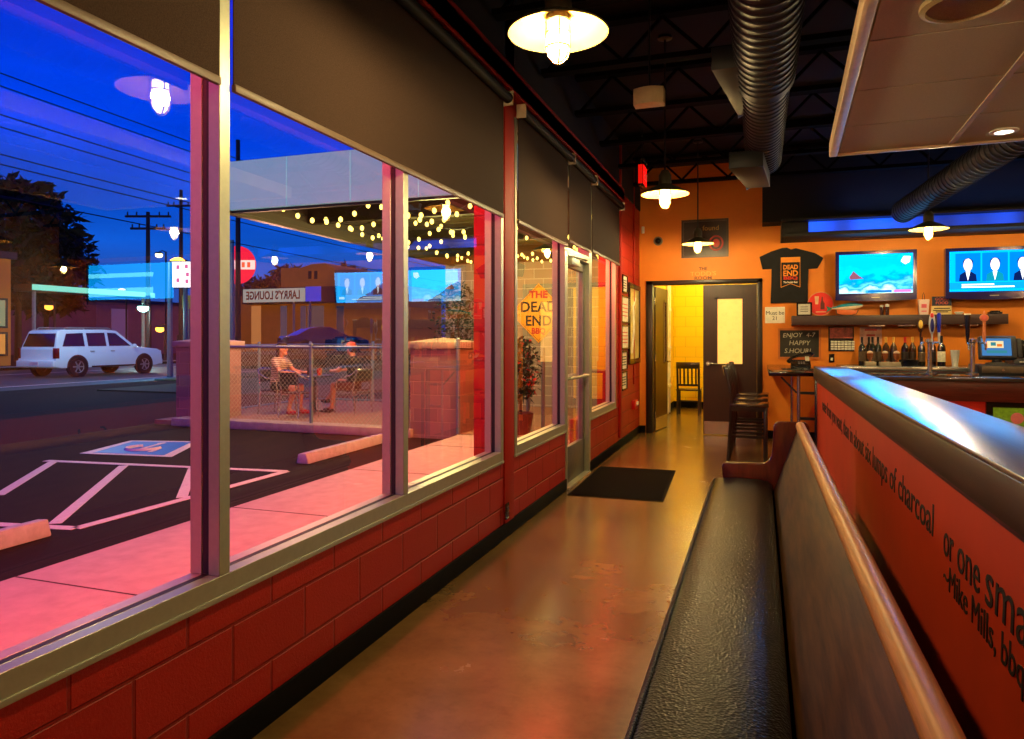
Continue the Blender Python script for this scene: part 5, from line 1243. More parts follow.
# small tree in pot
def leafy(cx_, cy_, z0, h, r, n, name, label, cat, leafm, flm=None, trunk=.02, pot=True, seed=3):
    rnd = random.Random(seed); t = T(name, label, cat, (cx_, cy_, z0))
    if pot: MB().lathe([(0, 0), (.16, 0), (.21, .30), (.23, .32), (.19, .32), (.18, .28), (0, .28)], (cx_, cy_, z0), 20).build('pot', mat('terracotta_pot', (120, 70, 50), .6), t)
    tr = MB(); tr.tube([(cx_, cy_, z0 + .02), (cx_ + .03, cy_, z0 + h * .4), (cx_ - .01, cy_, z0 + h * .75)], [trunk * 1.3, trunk, trunk * .6], 8)
    for k in range(9):
        a = k * 2.4; tr.tube([(cx_, cy_, z0 + h * (.35 + .04 * k)), (cx_ + r * .7 * math.cos(a), cy_ + r * .7 * math.sin(a), z0 + h * (.55 + .045 * k))], [trunk * .5, trunk * .2], 5)
    tr.build('trunk', mat('bark', (70, 46, 30), .8), t)
    lf = MB(); fl = MB()
    for k in range(n):
        u = rnd.random(); zc = z0 + h * (.36 + .62 * u); rr_ = r * math.sin(PI * (.12 + .8 * u)) ** .6 * rnd.random() ** .5
        a = rnd.random() * 2 * PI; p = Vector((cx_ + rr_ * math.cos(a), cy_ + rr_ * math.sin(a), zc))
        d1_ = Vector((rnd.uniform(-1, 1), rnd.uniform(-1, 1), rnd.uniform(-1, .6))).normalized(); d2_ = d1_.cross(Vector((rnd.random(), rnd.random(), rnd.random()))).normalized()
        s_ = trunk * rnd.uniform(1.6, 3.2)
        (fl if flm and rnd.random() < .12 else lf).add([p, p + d1_ * s_ + d2_ * s_ * .4, p + d1_ * s_ * 2, p + d1_ * s_ - d2_ * s_ * .4], [(0, 1, 2, 3)])
    lf.build('foliage', leafm, t, fixn=False, smooth=False)
    if flm and fl.v: fl.build('blossoms', flm, t, fixn=False, smooth=False)
    return t
m_leafd = mat('dark_leaves', (32, 58, 22), .6, noise=3, var=.4)
leafy(-3.42, 10.2, -.04, 1.45, .32, 900, 'flowering_shrub', 'potted shrub with red blossoms outside the window before the entrance', 'shrub', m_leafd, mat('red_blossom', (200, 50, 30), .5), .02, seed=5)
leafy(-5.9, 13.6, -.04, 2.6, .55, 1200, 'patio_tree', 'small tree behind the block pillar at the patio wall', 'tree', m_leafd, None, .022, pot=True, seed=9)
tag(MB().box(-3.0, -2.35, 13.7, 14.2, -.04, .95).box(-2.95, -2.4, 13.68, 13.7, .1, .85).build('patio_cabinet', mat('red_cabinet', (170, 30, 30), .4)), 'red cabinet against the patio block wall, seen past the entrance door', 'cabinet')

# bistro chairs and table
m_al = mat('polished_aluminium', (205, 200, 195), .22, .85)
m_weave = mat('dark_woven_seat', (40, 34, 34), .7, noise=90, var=.4)
def make_bistro():
    t = T('bistro_chair', 'x', 'chair', (0, 0, 0), 'aluminium bistro chairs on the patio')
    MB().box(-.22, .22, -.21, .21, .43, .455).build('seat', m_weave, t, bevel=.01)
    b_ = MB(); n = 8
    for k in range(n):
        a, c_ = -1 + 2 * k / n, -1 + 2 * (k + 1) / n
        b_.add([(-.24 - .04 * (1 - a * a), a * .24, .60), (-.27 - .04 * (1 - a * a), a * .24, .82), (-.27 - .04 * (1 - c_ * c_), c_ * .24, .82), (-.24 - .04 * (1 - c_ * c_), c_ * .24, .60)], [(0, 1, 2, 3)])
    b_.build('backrest', m_weave, t, fixn=False)
    for s_ in (-1, 1):
        MB().tube([(.22, s_ * .27, 0), (.20, s_ * .26, .44), (.17, s_ * .27, .66), (-.05, s_ * .28, .69), (-.22, s_ * .26, .76), (-.29, s_ * .20, .84)], .013, 8).build('arm_frame', m_al, t)
        MB().tube([(-.26, s_ * .24, 0), (-.20, s_ * .23, .44), (-.29, s_ * .2, .84)], .013, 8).build('rear_leg', m_al, t)
    MB().tube([(-.29, -.20, .84), (-.33, 0, .86), (-.29, .20, .84)], .013, 8).tube([(.20, -.26, .43), (.20, .26, .43)], .011, 8).tube([(-.20, -.23, .43), (-.20, .23, .43)], .011, 8).build('frame_bar', m_al, t)
    return t
bc = make_bistro()
PZ = -.04
spots = [(-8.72, 11.45, 0, 'aluminium patio chair under the woman in the striped top'), (-7.42, 12.05, PI * .93, 'aluminium patio chair under the man in the cap'),
         (-7.95, 11.05, PI * .45, 'empty aluminium patio chair with its back to the fence, between the two diners'), (-7.0, 13.1, PI * .1, 'empty aluminium patio chair behind the man in the cap'), (-6.3, 13.2, PI * .8, 'empty aluminium patio chair nearest the block pillar')]
for i, (x, y, rz, lb) in enumerate(spots):
    o = bc if i == 0 else dup(bc, (x, y, PZ), rz, lb); o.location = (x, y, PZ); o.rotation_euler = (0, 0, rz); o['label'] = lb
def ptable(x, y, label):
    t = T('patio_table', label, 'table', (x, y, PZ))
    MB().lathe([(0, .70), (.37, .70), (.38, .715), (.37, .73), (0, .73)], (x, y, PZ), 32).build('tabletop', mat('dark_tabletop', (60, 62, 62), .3, coat=.3), t)
    MB().cyl((x, y, PZ + .02), (x, y, PZ + .70), .03, n=12).build('pedestal', m_black, t)
    f_ = MB()
    for k in range(4):
        a = k * PI / 2 + .5; f_.tube([(x, y, PZ + .05), (x + .3 * math.cos(a), y + .3 * math.sin(a), PZ + .02)], .018, 8)
    f_.build('foot', m_black, t)
ptable(-8.08, 11.72, 'small round dark patio table between the two diners')
for i, (dx, dy, lb, rgb) in enumerate([(-.05, -.1, 'dark drinking glass on the patio table nearest the fence', (60, 20, 14)), (.1, .05, 'amber drinking glass on the patio table', (190, 110, 40)), (-.14, .1, 'pale drinking glass on the patio table by the woman', (210, 190, 170)), (.18, -.12, 'red condiment bottle on the patio table', (190, 40, 20))]):
    tag(MB().lathe([(0, 0), (.03, 0), (.036, .13), (.03, .13), (.026, .01), (0, .01)], (-8.08 + dx, 11.72 + dy, PZ + .732), 14).build('drinking_glass' if i < 3 else 'condiment_bottle', mat('drink%d' % i, rgb, .2)), lb, 'glass' if i < 3 else 'bottle')

# ================================================================== PEOPLE
def person(name, label, loc, rz, P, skin, parts, scale=1.0):
    """one continuous skinned body; P dict of joints (local, facing +X), parts: clothing builders"""
    t = T(name, label, 'person', loc)
    edges = [('pel', 'sp1'), ('sp1', 'sp2'), ('sp2', 'neck'), ('neck', 'hd0'), ('hd0', 'hd1')]
    rad = {'pel': .125, 'sp1': .115, 'sp2': .125, 'neck': .048, 'hd0': .06, 'hd1': .085}
    for s_ in 'LR':
        edges += [('sp2', 'sh' + s_), ('sh' + s_, 'el' + s_), ('el' + s_, 'wr' + s_), ('wr' + s_, 'pa' + s_), ('pel', 'hp' + s_), ('hp' + s_, 'kn' + s_), ('kn' + s_, 'an' + s_), ('an' + s_, 'to' + s_)]
        rad.update({'sh' + s_: .06, 'el' + s_: .043, 'wr' + s_: .029, 'pa' + s_: .034, 'hp' + s_: .088, 'kn' + s_: .058, 'an' + s_: .040, 'to' + s_: .03})
    def sk(keys, edges_, rf):
        # limbs as tapered capsules, fused into one continuous skin by a voxel remesh and smoothed
        c_ = MB()
        for k in keys: c_.ell(P[k], rf(k) * 1.0, 14, 10)
        for a_, b_2 in edges_:
            pa_, pb_ = Vector(P[a_]), Vector(P[b_2]); ra, rb = rf(a_), rf(b_2); bulge = .02 if (pb_ - pa_).length > .25 else 0
            c_.tube([pa_, pa_.lerp(pb_, .3), pa_.lerp(pb_, .65), pb_], [ra, (ra * .7 + rb * .3) * (1 + bulge * 4), ra * .35 + rb * .65, rb], 14)
        me = bpy.data.meshes.new('b'); me.from_pydata(c_.v, [], c_.f); o = bpy.data.objects.new('b', me); COL.objects.link(o)
        md = o.modifiers.new('r', 'REMESH'); md.mode = 'VOXEL'; md.voxel_size = .012
        ms = o.modifiers.new('s', 'SMOOTH'); ms.iterations = 5; ms.factor = .5
        bpy.context.view_layer.update()
        m2 = bpy.data.meshes.new_from_object(o.evaluated_get(bpy.context.evaluated_depsgraph_get())); bpy.data.objects.remove(o); return m2
    body = sk(rad.keys(), edges, lambda k: rad[k])
    hd = Vector(P['hd1']); mb = MB()
    mb.v = [tuple(v.co) for v in body.vertices]; mb.f = [tuple(p.vertices) for p in body.polygons]; mb.m = [0] * len(mb.f)
    mb.ell(hd + Vector((.0, 0, .01)), (.095, .078, .115)); mb.ell(hd + Vector((.095, 0, -.01)), (.02, .014, .025)); mb.ell(hd + Vector((.05, 0, -.075)), (.045, .045, .04))
    for s_ in (-1, 1): mb.ell(hd + Vector((-.005, s_ * .08, 0)), (.02, .012, .032))
    for s_, q in (('L', 1), ('R', -1)):   # fingers and thumb rooted in the palm
        w_, pa = Vector(P['wr' + s_]), Vector(P['pa' + s_]); d_ = (pa - w_).normalized(); sd = d_.cross(Vector((0, 0, 1))).normalized(); dn = Vector((0, 0, -1))
        for k, L_ in enumerate((.068, .078, .074, .058)):
            b0 = pa + sd * (.027 - .018 * k) - d_ * .01; mid = b0 + d_ * L_ * .55; mb.tube([b0, mid, mid + d_ * L_ * .3 + dn * L_ * .35], [.0095, .009, .007], 6)
        th = w_ + d_ * .03 + sd * .028 * q; mb.tube([th, th + sd * .03 * q + d_ * .03, th + sd * .035 * q + d_ * .06], [.012, .010, .008], 6)
    off = Vector(loc)
    R = Matrix.Rotation(rz, 3, 'Z')
    mb.v = [tuple(off + R @ (Vector(v) * scale)) for v in mb.v]
    o = mb.build('body', skin, t, fixn=False)
    md = o.modifiers.new('r', 'REMESH'); md.mode = 'VOXEL'; md.voxel_size = .009; md.use_smooth_shade = True
    bpy.context.view_layer.update(); m3 = bpy.data.meshes.new_from_object(o.evaluated_get(bpy.context.evaluated_depsgraph_get())); o.modifiers.clear(); o.data = m3
    if not m3.materials: m3.materials.append(skin)
    for (nm, m_, keys, ed, rf, extra) in parts:
        if keys:
            cm = sk(keys, ed, rf); c_ = MB(); c_.v = [tuple(v.co) for v in cm.vertices]; c_.f = [tuple(p.vertices) for p in cm.polygons]; c_.m = [0] * len(c_.f)
        else: c_ = MB()
        if extra: extra(c_, hd, P)
        c_.v = [tuple(off + R @ (Vector(v) * scale)) for v in c_.v]
        c_.build(nm, m_, t, fixn=False)
    e = MB()
    for s_ in (-1, 1): e.ell(hd + Vector((.083, s_ * .032, .012)), (.010, .014, .009))
    e.v = [tuple(off + R @ (Vector(v) * scale)) for v in e.v]; e.build('eyes', m_darkink, t)
    return t
m_skin = mat('skin_warm', (205, 130, 100), .5)
m, nt, b = nodes('striped_knit'); MATS['stripe'] = m_str = m
g = N(nt, 'ShaderNodeNewGeometry'); wv = N(nt, 'ShaderNodeTexWave', bands_direction='Z'); setin(wv, {'Scale': 9.0, 'Distortion': .4}); nt.links.new(g.outputs['Position'], wv.inputs['Vector'])
rp = N(nt, 'ShaderNodeValToRGB'); rp.color_ramp.elements[0].position = .45; rp.color_ramp.elements[0].color = lin((90, 62, 52)); rp.color_ramp.elements[1].position = .55; rp.color_ramp.elements[1].color = lin((222, 190, 160)); nt.links.new(wv.outputs['Fac'], rp.inputs[0]); nt.links.new(rp.outputs[0], b.inputs['Base Color'])
PW = dict(pel=(0, 0, .56), sp1=(.02, 0, .75), sp2=(.05, 0, .96), neck=(.08, 0, 1.10), hd0=(.09, 0, 1.15), hd1=(.11, 0, 1.24),
          shL=(.05, .17, 1.02), elL=(.22, .24, .82), wrL=(.45, .16, .80), paL=(.53, .14, .80), shR=(.05, -.17, 1.02), elR=(.20, -.26, .82), wrR=(.43, -.16, .80), paR=(.51, -.14, .80),
          hpL=(.02, .09, .53), knL=(.44, .10, .54), anL=(.42, .10, .10), toL=(.56, .11, .06), hpR=(.02, -.09, .53), knR=(.42, -.12, .52), anR=(.30, -.12, .10), toR=(.44, -.13, .06))
def hair_w(c_, hd, P):
    c_.ell(hd + Vector((-.035, 0, .03)), (.10, .095, .12)); c_.ell(hd + Vector((-.075, 0, -.10)), (.055, .08, .14)); c_.ell(hd + Vector((.0, 0, .095)), (.09, .075, .045))
shirt_r = {'pel': .15, 'sp1': .145, 'sp2': .155, 'shL': .078, 'shR': .078, 'elL': .058, 'elR': .058, 'neckb': .07}
PW['slL'] = (.14, .21, .92); PW['slR'] = (.13, -.22, .92)
P_sh = ['pel', 'sp1', 'sp2', 'shL', 'shR', 'slL', 'slR']; E_sh = [('pel', 'sp1'), ('sp1', 'sp2'), ('sp2', 'shL'), ('sp2', 'shR'), ('shL', 'slL'), ('shR', 'slR')]
rs_ = lambda k: {'pel': .145, 'sp1': .14, 'sp2': .15, 'shL': .078, 'shR': .078, 'slL': .062, 'slR': .062}[k]
PW['mtL'] = (.28, .10, .54); PW['mtR'] = (.27, -.11, .53)
rsh = lambda k: {'pel': .142, 'hpL': .11, 'hpR': .11, 'mtL': .092, 'mtR': .092}[k]
E_st = [('pel', 'hpL'), ('pel', 'hpR'), ('hpL', 'mtL'), ('hpR', 'mtR')]
def shoes(c_, hd, P):
    for s_ in 'LR':
        a, t_ = Vector(P['an' + s_]), Vector(P['to' + s_]); d_ = (t_ - a); d_.z = 0; d_.normalize(); ang = math.atan2(d_.y, d_.x)
        c_.ell((a + t_) / 2 + Vector((0, 0, -.028)) + d_ * .01, (.135, .05, .045), rot=Matrix.Rotation(ang, 3, 'Z'))
person('person', 'seated person with long dark hair in a striped top, leaning on the patio table', (-8.72, 11.45, PZ - .02), .12, PW, m_skin,
       [('striped_top', m_str, P_sh, E_sh, rs_, None), ('shorts', mat('dark_shorts', (40, 30, 34), .8), ['pel', 'hpL', 'hpR', 'mtL', 'mtR'], E_st, rsh, None),
        ('shoes', mat('red_shoes', (190, 40, 40), .5), None, None, None, shoes), ('hair', mat('dark_hair', (24, 16, 14), .5), None, None, None, hair_w)])
PM = dict(PW); PM.update(sp1=(-.02, 0, .75), sp2=(-.02, 0, .97), neck=(.02, 0, 1.11), hd0=(.04, 0, 1.16), hd1=(.06, 0, 1.25), shL=(-.02, .19, 1.03), shR=(-.02, -.19, 1.03), elL=(.14, .27, .84), elR=(.14, -.27, .84), wrL=(.38, .16, .82), wrR=(.38, -.14, .83), paL=(.46, .13, .82), paR=(.46, -.11, .83),
       slL=(.07, .24, .93), slR=(.07, -.24, .93), knR=(.42, -.08, .60), anR=(.60, .06, .30), toR=(.70, .08, .20), anL=(.48, .10, .10), toL=(.62, .12, .06))
def cap_(c_, hd, P):
    c_.lathe([(.102, .03), (.102, .07), (.085, .115), (.04, .135), (0, .14)], hd, 20); c_.ell(hd + Vector((.12, 0, .045)), (.085, .075, .012))
def hair_m(c_, hd, P): c_.ell(hd + Vector((-.03, 0, .0)), (.085, .085, .09))
person('person', 'seated person in a reddish cap and dark shirt with crossed legs at the patio table', (-7.42, 12.05, PZ - .02), PI * .93, PM, m_skin,
       [('shirt', mat('black_shirt', (28, 24, 28), .8), P_sh, E_sh, rs_, None), ('shorts', mat('brown_shorts', (80, 50, 40), .8), ['pel', 'hpL', 'hpR', 'mtL', 'mtR'], E_st, rsh, None),
        ('shoes', mat('black_shoes', (16, 14, 16), .5), None, None, None, shoes), ('hair', mat('brown_hair', (50, 32, 22), .6), None, None, None, hair_m), ('cap', mat('red_cap', (200, 80, 50), .6), None, None, None, cap_)])

# ================================================================== CARS
def lerp(a, b2, u): return a + (b2 - a) * u
def car(name, label, loc, rz, body_rgb, L, Wd, H, prof, belt, cabin, wheels, wr, windows, suv=True, emis=0.0):
    """local frame: x forward (length), y width. prof: closed side outline of lower body; cabin: roof outline"""
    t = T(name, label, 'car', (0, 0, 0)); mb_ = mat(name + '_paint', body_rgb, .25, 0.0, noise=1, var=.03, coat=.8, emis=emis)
    hw = Wd / 2
    b_ = MB(); n = len(prof)
    for sgn in (1,):
        A_ = [(p[0], -hw * (1 if p[1] < belt - .02 else .95), p[1]) for p in prof]; B_ = [(p[0], hw * (1 if p[1] < belt - .02 else .95), p[1]) for p in prof]
        b_.add(A_ + B_, [tuple(range(n)), tuple(range(2 * n - 1, n - 1, -1))] + [(i, n + i, n + (i + 1) % n, (i + 1) % n) for i in range(n)])
    k = len(cabin)
    A_ = [(p[0], -hw * lerp(.93, .76, (p[1] - belt) / (H - belt)), p[1]) for p in cabin]; B_ = [(p[0], hw * lerp(.93, .76, (p[1] - belt) / (H - belt)), p[1]) for p in cabin]
    b_.add(A_ + B_, [tuple(range(k)), tuple(range(2 * k - 1, k - 1, -1))] + [(i, k + i, k + (i + 1) % k, (i + 1) % k) for i in range(k)])
    b_.build('car_body', mb_, t, bevel=.035, seg=3)
    m_g = mat('car_glass', (12, 16, 30), .08, coat=.5)
    for w_ in windows:
        for sgn in (-1, 1):
            q = MB(); pts = [(x, sgn * (hw * lerp(.93, .76, (z - belt) / (H - belt)) + .006), z) for x, z in w_]
            pts2 = [(x, y - sgn * .02, z) for x, y, z in pts]; m_ = len(pts)
            q.add(pts + pts2, [tuple(range(m_)), tuple(range(2 * m_ - 1, m_ - 1, -1))] + [(i, m_ + i, m_ + (i + 1) % m_, (i + 1) % m_) for i in range(m_)]); q.build('side_window', m_g, t)
    # front and rear glass along cabin slopes
    def slope(p, q_, nm):
        (xa, za), (xb, zb) = p, q_; nx, nz_ = (zb - za), -(xb - xa); l = math.hypot(nx, nz_); nx /= l; nz_ /= l
        if (nx > 0) != (xa > 0): nx, nz_ = -nx, -nz_
        ua, ub = .08, .88
        pts = []
        for u in (ua, ub):
            x, z = lerp(xa, xb, u) + nx * .008, lerp(za, zb, u) + nz_ * .008; yw = hw * lerp(.93, .76, (z - belt) / (H - belt)) * .90
            pts += [(x, -yw, z), (x, yw, z)]
        MB().add(pts, [(0, 1, 3, 2)]).build(nm, m_g, t, fixn=False)
    slope(cabin[0], cabin[1], 'rear_window'); slope(cabin[-1], cabin[-2], 'windscreen')
    for wx in wheels:
        for sgn in (-1, 1):
            ar = MB(); ar.lathe([(0, 0), (wr * 1.16, 0), (wr * 1.16, .02), (0, .02)], (wx, sgn * (hw - .012), wr * 1.02), 28, axis=(0, sgn, 0)); ar.build('wheel_arch', m_black, t)
            wt = MB(); y0 = sgn * (hw - .18); wt.lathe([(wr * .6, 0), (wr * .95, .0), (wr, .03), (wr, .19), (wr * .95, .22), (wr * .62, .22)], (wx, y0, wr), 28, axis=(0, sgn, 0)); w_o = wt.build('wheel', mat('tyre_rubber', (16, 16, 17), .8), t)
            rm = MB(); rm.lathe([(0, .19), (wr * .18, .20), (wr * .2, .17), (wr * .55, .18), (wr * .64, .205), (wr * .64, .15)], (wx, y0, wr), 24, axis=(0, sgn, 0))
            for q2 in range(6):
                a = q2 * PI / 3; rm.bar((wx, y0 + sgn * .19, wr), (wx + wr * .58 * math.cos(a), y0 + sgn * .19, wr + wr * .58 * math.sin(a)), .05, .02, up=(0, 1, 0))
            rm.build('wheel_rim', m_alu, w_o)
    return t, hw
prof = [(-2.58, .42), (-2.60, .62), (-2.55, .72), (-2.55, 1.10), (-2.50, 1.16), (1.0, 1.18), (1.25, 1.16), (2.30, 1.06), (2.52, .95), (2.58, .70), (2.56, .42), (2.2, .34), (-2.3, .36)]
cabin = [(-2.50, 1.14), (-2.30, 1.78), (-2.15, 1.86), (-.2, 1.88), (.35, 1.84), (1.22, 1.15)]
wins = [[(-2.22, 1.20), (-1.98, 1.70), (-1.25, 1.73), (-1.25, 1.20)], [(-1.10, 1.20), (-1.10, 1.73), (-.25, 1.75), (-.25, 1.20)], [(-.12, 1.20), (-.12, 1.75), (.28, 1.73), (.95, 1.20)]]
suv, hw = car('white_suv', 'white sport utility vehicle driving on the street, seen through the left pane', (0, 0, 0), 0, (205, 230, 235), 5.1, 2.0, 1.88, prof, 1.16, cabin, (-1.62, 1.58), .40, wins, emis=.13)  # faint emission in the body paint stands in for light on the car
SUVP = []
x = MB(); x.box(-2.66, -2.52, -.98, .98, .42, .66); x.build('rear_bumper', MATS['white_suv_paint'], suv, bevel=.03)
x = MB(); x.box(2.5, 2.64, -.96, .96, .38, .62); x.build('front_bumper', MATS['white_suv_paint'], suv, bevel=.03)
for s_ in (-1, 1):
    MB().box(-2.575, -2.40, s_ * .86, s_ * 1.0, .74, 1.14).build('tail_light', mat('tail_red', (120, 14, 14), .2), suv, bevel=.01)
    MB().tube([(-2.0, s_ * .72, 1.88), (-1.9, s_ * .72, 1.94), (.0, s_ * .72, 1.94), (.1, s_ * .72, 1.90)], .02, 8).build('roof_rail', m_alu, suv)
    MB().box(-1.0, 1.05, s_ * .97, s_ * 1.12, .36, .42).build('running_board', m_black, suv, bevel=.01)
    MB().ell((1.0, s_ * 1.08, 1.2), (.08, .11, .09)).build('wing_mirror', MATS['white_suv_paint'], suv)
    MB().box(2.40, 2.585, s_ * .60, s_ * .93, .78, .98).build('headlight', m_clear if False else m_cream, suv, bevel=.01)
    for xx in (-.95, .0): MB().box(xx - .1, xx + .08, s_ * .985, s_ * 1.01, .98, 1.02).build('door_handle', m_alu, suv)
MB().box(-2.68, -2.66, -.22, .22, .48, .60).build('licence_plate', m_paper, suv)
suv.location = (-26.35, 22.6, GZ - .01); suv.rotation_euler = (0, 0, PI / 2)
prof = [(-2.2, .3), (-2.25, .6), (-2.15, .9), (-1.6, .97), (.9, .93), (1.8, .82), (2.2, .65), (2.25, .35), (2.0, .22), (-2.0, .22)]
cabin = [(-1.75, .93), (-1.0, 1.32), (-.5, 1.40), (.1, 1.38), (1.05, .92)]
wins = [[(-1.35, .99), (-.95, 1.26), (-.35, 1.33), (-.35, .99)], [(-.27, .99), (-.27, 1.33), (.1, 1.31), (.72, .99)]]
cp_, _ = car('dark_sedan', 'dark sedan parked across the street, seen above the patio fence', (0, 0, 0), 0, (8, 14, 30), 4.5, 1.8, 1.40, prof, .95, cabin, (-1.35, 1.4), .33, wins)
for s_ in (-1, 1): MB().box(-2.24, -2.1, s_ * .6, s_ * .85, .65, .8).build('tail_light', MATS['tail_red'], cp_)
q = ray(324, 343); k_ = 40 / math.hypot(q.x, q.y)
cp_.location = (q.x * k_, q.y * k_, .6); cp_.rotation_euler = (0, 0, .95)
S(MB().box(q.x * k_ - 6, q.x * k_ + 6, q.y * k_ - 4, q.y * k_ + 5, GZ, .595).build('ground_raised_lot', m_asph))

# ================================================================== FAR BUILDINGS
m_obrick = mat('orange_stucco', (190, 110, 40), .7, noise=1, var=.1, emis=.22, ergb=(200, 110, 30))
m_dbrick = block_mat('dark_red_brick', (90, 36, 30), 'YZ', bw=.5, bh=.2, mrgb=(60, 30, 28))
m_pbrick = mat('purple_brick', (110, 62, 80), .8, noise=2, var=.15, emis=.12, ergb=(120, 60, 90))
def building(name, label, loc=(0, 0, 0)): return T(name, label, 'building', loc)
m_litwin = emit('warm_lit_window', (255, 190, 110), 1.1); m_litwin2 = emit('dim_lit_window', (190, 200, 160), .45)
# far-left orange corner building
b1 = building('corner_shop', 'orange lit corner building with a display window at the far left', (-38, 22, 0))
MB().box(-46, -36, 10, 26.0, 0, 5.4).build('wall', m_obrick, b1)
MB().box(-46.2, -35.8, 9.8, 26.2, 5.4, 5.75).build('parapet', mat('dark_parapet', (40, 30, 50), .7), b1)
for (z0, z1, mm) in ((2.0, 3.3, m_litwin2), (.6, 1.6, emit('shop_glow', (255, 170, 90), .6))): w_ = MB(); w_.box(-36.02, -35.97, 24.6, 25.7, z0, z1); f_ = w_.build('shop_window', mm, b1); MB().box(-36.0, -35.92, 24.5, 25.8, z0 - .1, z0).box(-36.0, -35.92, 24.5, 25.8, z1, z1 + .1).box(-36.0, -35.92, 24.5, 24.6, z0, z1).box(-36.0, -35.92, 25.7, 25.8, z0, z1).build('window_frame', m_black, f_)
b1 = building('brick_block', 'dark red brick building behind the trees at the left', (-45, 30, 0))
MB().box(-64, -56, 26, 37.5, 0, 7.6).build('wall', m_dbrick, b1, fixn=False); MB().box(-64.2, -55.8, 25.8, 37.7, 7.6, 7.9).build('parapet', m_black, b1)
b1 = building('low_warehouse', 'low purple brick building with a pale door across the street', (-52, 50, 0))
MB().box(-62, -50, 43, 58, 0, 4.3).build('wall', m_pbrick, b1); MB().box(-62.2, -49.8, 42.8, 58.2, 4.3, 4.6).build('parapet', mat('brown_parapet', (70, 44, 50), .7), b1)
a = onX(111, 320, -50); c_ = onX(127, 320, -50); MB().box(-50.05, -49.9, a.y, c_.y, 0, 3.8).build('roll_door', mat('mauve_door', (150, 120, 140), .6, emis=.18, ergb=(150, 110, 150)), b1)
b1 = building('lit_storefront', 'bright orange lit storefront beside the grey street pole', (-50, 62, 0))
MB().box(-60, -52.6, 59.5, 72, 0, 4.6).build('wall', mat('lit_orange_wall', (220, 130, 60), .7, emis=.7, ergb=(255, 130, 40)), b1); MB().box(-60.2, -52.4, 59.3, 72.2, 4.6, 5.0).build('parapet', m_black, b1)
MB().box(-52.63, -52.56, 60.5, 64, .4, 3.8).build('shop_window', m_litwin, b1)
# mission style building; its mirrored sign stands in for a window reflection
b1 = building('stucco_restaurant', 'orange stucco building with a stepped parapet and a mirrored white sign imitating a reflection', (-45, 61, 0)); YL = 60
def LX(px, Y_=60): r_ = ray(px, 338); return r_.x / r_.y * Y_
def LZ(px, py): return onY(px, py, YL).z
pts = [(LX(228), 0)] + [(LX(228), LZ(228, 296)), (LX(281), LZ(281, 296)), (LX(281), LZ(281, 268)), (LX(300), LZ(300, 268)), (LX(312), LZ(312, 264)), (LX(325), LZ(325, 263)), (LX(334), LZ(334, 268)), (LX(341), LZ(341, 278)), (LX(388), LZ(388, 283)), (LX(388), 0)]
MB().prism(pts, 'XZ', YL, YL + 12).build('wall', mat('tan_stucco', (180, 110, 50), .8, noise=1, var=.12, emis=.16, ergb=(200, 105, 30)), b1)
x0, x1 = LX(243, YL - 1.6), LX(304, YL - 1.6); zb, zt = LZ(270, 303), LZ(270, 290)
MB().box(x0, x1, YL - 1.6, YL - 1.4, zb, zt).build('reflected_sign_board', emit('reflected_sign_glow', (205, 195, 190), .55), b1)
text("LARRY'S LOUNGE", (zt - zb) * .85, (x1 - .4, YL - 1.65, zb + (zt - zb) * .22), (1, 0, 0), (0, 0, 1), mat('maroon_ink', (150, 30, 30), .6, emis=.1), b1, width=(x1 - x0) * .88, offset=.03, mirror=True)
MB().box(x0 - .3, LX(337, YL - 1.5), YL - 1.4, YL, zb - .15, zt + .1).build('canopy_fascia', mat('dark_canopy', (36, 26, 40), .6), b1)
MB().box(LX(305.5, YL - 1.6), LX(320, YL - 1.6), YL - 1.6, YL - 1.42, zb + .0, zt + .1).build('blue_sign_panel', emit('blue_panel_glow', (20, 60, 220), .8), b1)
for (px0, px1, rgb, e_) in ((252, 261, (240, 150, 90), .5), (281, 287, (130, 120, 160), .25), (301, 306, (130, 110, 150), .25), (308, 324, (150, 130, 150), .22), (337, 344, (110, 100, 140), .2)):
    MB().box(LX(px0), LX(px1), YL - .1, YL, .2, LZ(px0, 306)).build('lit_doorway', emit('doorway_%d' % px0, rgb, e_), b1)
for px0 in (308.5, 314.5): MB().box(LX(px0), LX(px0 + 3), YL - .06, YL, LZ(px0, 279), LZ(px0, 271)).build('attic_window', m_black, b1)
for px0 in (318, 302): MB().box(LX(px0), LX(px0 + 1.2), YL - 1.5, YL - 1.3, 0, zb).build('canopy_post', m_conc, b1)
# far backdrop treeline pieces and trees
def bigtree(px, d, ztop, r, name, label, mat_, seed, n=2200, trunk=.12):
    q = ray(px, 338); k = d / math.hypot(q.x, q.y)
    return leafy(q.x * k, q.y * k, GZ, ztop, r, n, name, label, 'tree', mat_, None, trunk, pot=False, seed=seed)
m_nleaf = mat('night_leaves', (7, 13, 7), .9, noise=2, var=.4)
bigtree(18, 52, 11.0, 3.6, 'street_tree', 'large dark tree behind the corner shop at the far left', m_nleaf, 11, 4200, .16)
bigtree(46, 60, 9.6, 3.4, 'street_tree', 'rounded dark tree right of the largest one at the far left', m_nleaf, 12, 3600, .15)
m_ptree = mat('dusk_leaves', (60, 34, 50), .8, emis=.06, ergb=(110, 50, 60))
bigtree(262, 102, 9.5, 4.2, 'roadside_tree', 'dusky tree behind the mirrored white sign', m_ptree, 14, 1500, .25)
bigtree(287, 114, 12.5, 3.5, 'roadside_tree', 'dusky tree left of the stepped parapet', m_ptree, 15, 1500, .25)
bigtree(236, 112, 8.5, 3.4, 'roadside_tree', 'low dusky tree under the red neon disc', m_ptree, 16, 1500, .25)
bigtree(346, 98, 11, 4.0, 'roadside_tree', 'dark tree behind the right end of the stucco building', m_ptree, 17, 1500, .25)
